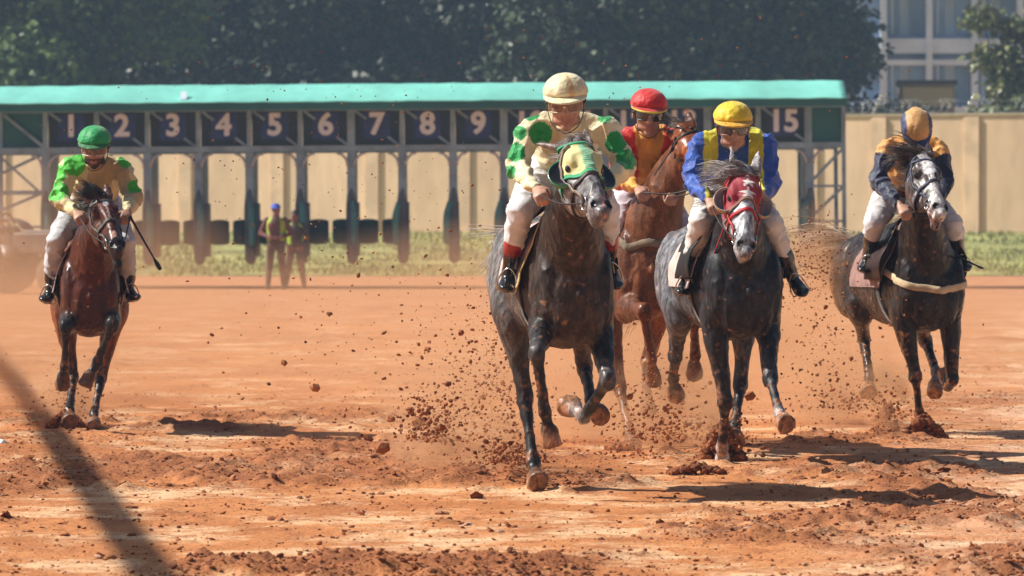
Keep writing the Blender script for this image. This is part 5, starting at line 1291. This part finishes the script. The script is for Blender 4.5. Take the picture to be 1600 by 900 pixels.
def burst(name, label, parts, seed):
    """clods thrown up: (px, py, depth, spread px x, y, count, size m, power)"""
    g = random.Random(seed); S = MB()
    for (px, py, d, sx, sy, n, r, ground) in parts:
        for i in range(int(n * 1.5)):
            a, b = g.gauss(0, 1), g.gauss(0, 1)
            if ground: b = -abs(b)
            p = P(px + a * sx, py + b * sy, d + g.gauss(0, .25))
            if p.z < .01: p.z = .01 + g.random() * .03
            rock_mb(S, p, r * .66 * (.2 + 1.2 * g.random() ** 3.5), g, g.choice(DC))
    o = S.build(name, M_DIRT, None, P(parts[0][0], parts[0][1], parts[0][2]), smooth=False); tag(o, kind='stuff'); return o
def heap(px, py, d, wpx, hpx, seed, label, n=420, r=.028):
    g = random.Random(seed); S = MB(); k = d / F
    for i in range(n):
        a = g.uniform(-1, 1); h = (1 - abs(a) ** 1.5) * (.7 + .3 * g.random()); b = g.random() ** .7 * h; rr = r * (.5 + .9 * g.random() ** 1.5)
        p = P(px + a * wpx, py, d) + V((0, g.uniform(-.12, .12), b * hpx * k)); rock_mb(S, p, rr, g, g.choice([DC[1], DC[3], DC[0], DC[3]]))
    c = P(px, py, d); o = S.build('dirt_splash', M_DIRT, None, c, False); tag(o, label, 'dirt splash', kind='stuff'); return o
heap(103, 668, 38.4, 30, 26, 1, 'dirt burst under the left horse')
heap(1443, 686, 36.9, 33, 42, 2, 'dirt burst under the right horse', 520)
heap(1128, 720, 33.5, 34, 68, 3, 'dirt burst behind the slate grey horse', 620)
heap(975, 712, 35.0, 36, 26, 4, 'dirt burst under the chestnut', 260)
heap(1090, 738, 31.9, 44, 14, 5, 'low heap of dirt', 220, .022)
heap(1385, 680, 38.0, 24, 60, 6, 'thin burst', 190, .02)
burst('flying_dirt', '', [(672, 690, 31.5, 26, 34, 420, .022, 1), (700, 640, 31.5, 50, 60, 330, .02, 0), (785, 640, 31.0, 38, 90, 1100, .016, 0), (800, 725, 30.8, 30, 18, 420, .022, 1), (735, 560, 31.5, 60, 70, 260, .014, 0),
    (560, 520, 33, 140, 110, 330, .016, 0), (560, 330, 33, 190, 110, 380, .011, 0), (500, 180, 33, 260, 90, 330, .009, 0), (1000, 640, 34, 45, 60, 520, .018, 0), (1050, 690, 34, 40, 30, 420, .022, 1), (1290, 560, 36, 42, 80, 620, .016, 0),
    (1265, 400, 36, 30, 40, 520, .014, 0), (1320, 640, 37, 40, 20, 260, .018, 1), (1385, 650, 37.5, 22, 30, 320, .018, 0), (1500, 640, 37, 60, 50, 120, .012, 0), (1000, 90, 33, 240, 40, 160, .010, 0), (105, 640, 38.3, 26, 30, 260, .018, 0), (60, 600, 38.5, 40, 50, 60, .01, 0), (870, 560, 31, 40, 90, 120, .010, 0), (1140, 680, 33.6, 30, 26, 300, .02, 0)], 8)
fl = [(493, 606, .035), (443, 566, .03), (575, 683, .04), (668, 545, .03), (597, 700, .05), (1172, 618, .042), (560, 430, .024), (470, 495, .022), (610, 655, .03), (640, 640, .03), (515, 490, .02), (700, 600, .03), (655, 660, .045), (690, 668, .04), (540, 640, .02), (1290, 480, .022), (1330, 560, .02), (1300, 610, .025), (985, 620, .03), (1040, 640, .03), (1545, 610, .016), (720, 520, .022), (760, 590, .024), (420, 600, .018), (600, 520, .018), (1175, 395, .015), (1192, 700, .02)]
for i, (px, py, r) in enumerate(fl):
    c = P(px, py, 30.9 + g.uniform(-.3, 1.2)); S = MB(); rock_mb(S, c, r, g, g.choice(DC)); o = S.build('flying_clod', M_DIRT, None, c, False); tag(o, 'dark red clod of dirt flying through the air above the track', 'dirt clod', 'clods flying through the air')

# ------------------------------------------------------------------ dust and haze
def volume(name, loc, half, col, dens, scale=1.2, lo=.45, hi=.7, seed=0.0, aniso=.3, falloff=True):
    S = MB(); S.box((0, 0, 0), half); o = S.build(name, None, None, (0, 0, 0), False); o.location = loc
    m = bpy.data.materials.new(name); m.use_nodes = True; N = m.node_tree.nodes; L = m.node_tree.links; N.remove(N['Principled BSDF'])
    pv = N.new('ShaderNodeVolumePrincipled'); pv.inputs['Color'].default_value = (*col, 1); pv.inputs['Anisotropy'].default_value = aniso
    tc = N.new('ShaderNodeTexCoord'); nz = N.new('ShaderNodeTexNoise'); nz.inputs['Scale'].default_value = scale; nz.inputs['Detail'].default_value = 3
    mp = N.new('ShaderNodeMapping'); mp.inputs['Location'].default_value = (seed, seed * 2, 0); L.new(tc.outputs['Object'], mp.inputs[0]); L.new(mp.outputs[0], nz.inputs[0])
    mr = N.new('ShaderNodeMapRange'); mr.inputs[1].default_value = lo; mr.inputs[2].default_value = hi; L.new(nz.outputs[0], mr.inputs[0])
    # ellipsoidal fade so no box edge shows
    sc = N.new('ShaderNodeVectorMath'); sc.operation = 'DIVIDE'; sc.inputs[1].default_value = half; L.new(tc.outputs['Object'], sc.inputs[0])
    ln = N.new('ShaderNodeVectorMath'); ln.operation = 'LENGTH'; L.new(sc.outputs[0], ln.inputs[0])
    fd = N.new('ShaderNodeMapRange'); fd.inputs[1].default_value = 1.0; fd.inputs[2].default_value = .25; L.new(ln.outputs['Value'], fd.inputs[0])
    a = N.new('ShaderNodeMath'); a.operation = 'MULTIPLY'; L.new(mr.outputs[0], a.inputs[0]); L.new(fd.outputs[0], a.inputs[1])
    b = N.new('ShaderNodeMath'); b.operation = 'MULTIPLY'; b.inputs[1].default_value = dens; L.new(a.outputs[0], b.inputs[0]); L.new(b.outputs[0], pv.inputs['Density'])
    L.new(pv.outputs[0], N['Material Output'].inputs['Volume']); o.data.materials.clear(); o.data.materials.append(m); o['kind'] = 'stuff'; return o
DU = (1.0, .62, .36)
if DUST:
    volume('dust_cloud', (.9, 46.0, .2), (5.2, 7.0, 1.4), DU, .5, .5, .38, .7, 1.0)
    volume('dust_cloud', (-4.0, 43.5, .5), (2.2, 3.0, 1.6), DU, .8, .7, .4, .7, 4.0)
    volume('dust_cloud', (.75, 36.6, .35), (1.0, 1.1, 1.0), DU, 3.5, 1.6, .42, .7, 7.0)
    volume('dust_cloud', (2.1, 39.6, .5), (.8, 1.1, 1.1), DU, 3, 1.8, .42, .7, 9.0)
    volume('dust_cloud', (-8.8, 97.0, .8), (1.8, 1.6, 1.6), DU, .12, .8, .35, .65, 21.0)
    volume('dust_cloud', (-.3, 32.2, .3), (.6, .7, .7), DU, 3, 2.2, .42, .7, 12.0)
if DUST:
    for k_, (px, py, d, hw, hh_, dn) in enumerate([(690, 690, 31.6, .35, .3, 5), (790, 650, 31.2, .32, .55, 4), (1020, 650, 34.6, .4, .45, 6), (1108, 690, 33.7, .2, .36, 10), (1290, 610, 36.8, .4, .5, 4), (1385, 650, 37.6, .2, .36, 10), (100, 640, 38.6, .3, .35, 7), (1270, 430, 37.8, .3, .6, 5), (1275, 560, 38.6, .6, .8, 2.2), (620, 600, 34.5, 1.3, .6, .8), (1000, 560, 36.8, .7, .8, 1.6), (445, 440, 104, 1.3, .6, .5)]):
        c = P(px, py, d); volume('dust_puff', (c.x, c.y, max(c.z, hh_ * .7)), (hw, .35, hh_), DU, dn, 4.5, .42, .66, k_ * 3.3)
if HAZE:
    S = MB(); S.box((0, 125, 9), (60, 135, 11)); o = S.build('haze', None, smooth=False); m = bpy.data.materials.new('haze'); m.use_nodes = True; N = m.node_tree.nodes; N.remove(N['Principled BSDF'])
    pv = N.new('ShaderNodeVolumePrincipled'); pv.inputs['Color'].default_value = (.42, .66, 1.0, 1); pv.inputs['Density'].default_value = .00055; pv.inputs['Anisotropy'].default_value = .2
    m.node_tree.links.new(pv.outputs[0], N['Material Output'].inputs['Volume']); o.data.materials.clear(); o.data.materials.append(m); o['kind'] = 'stuff'
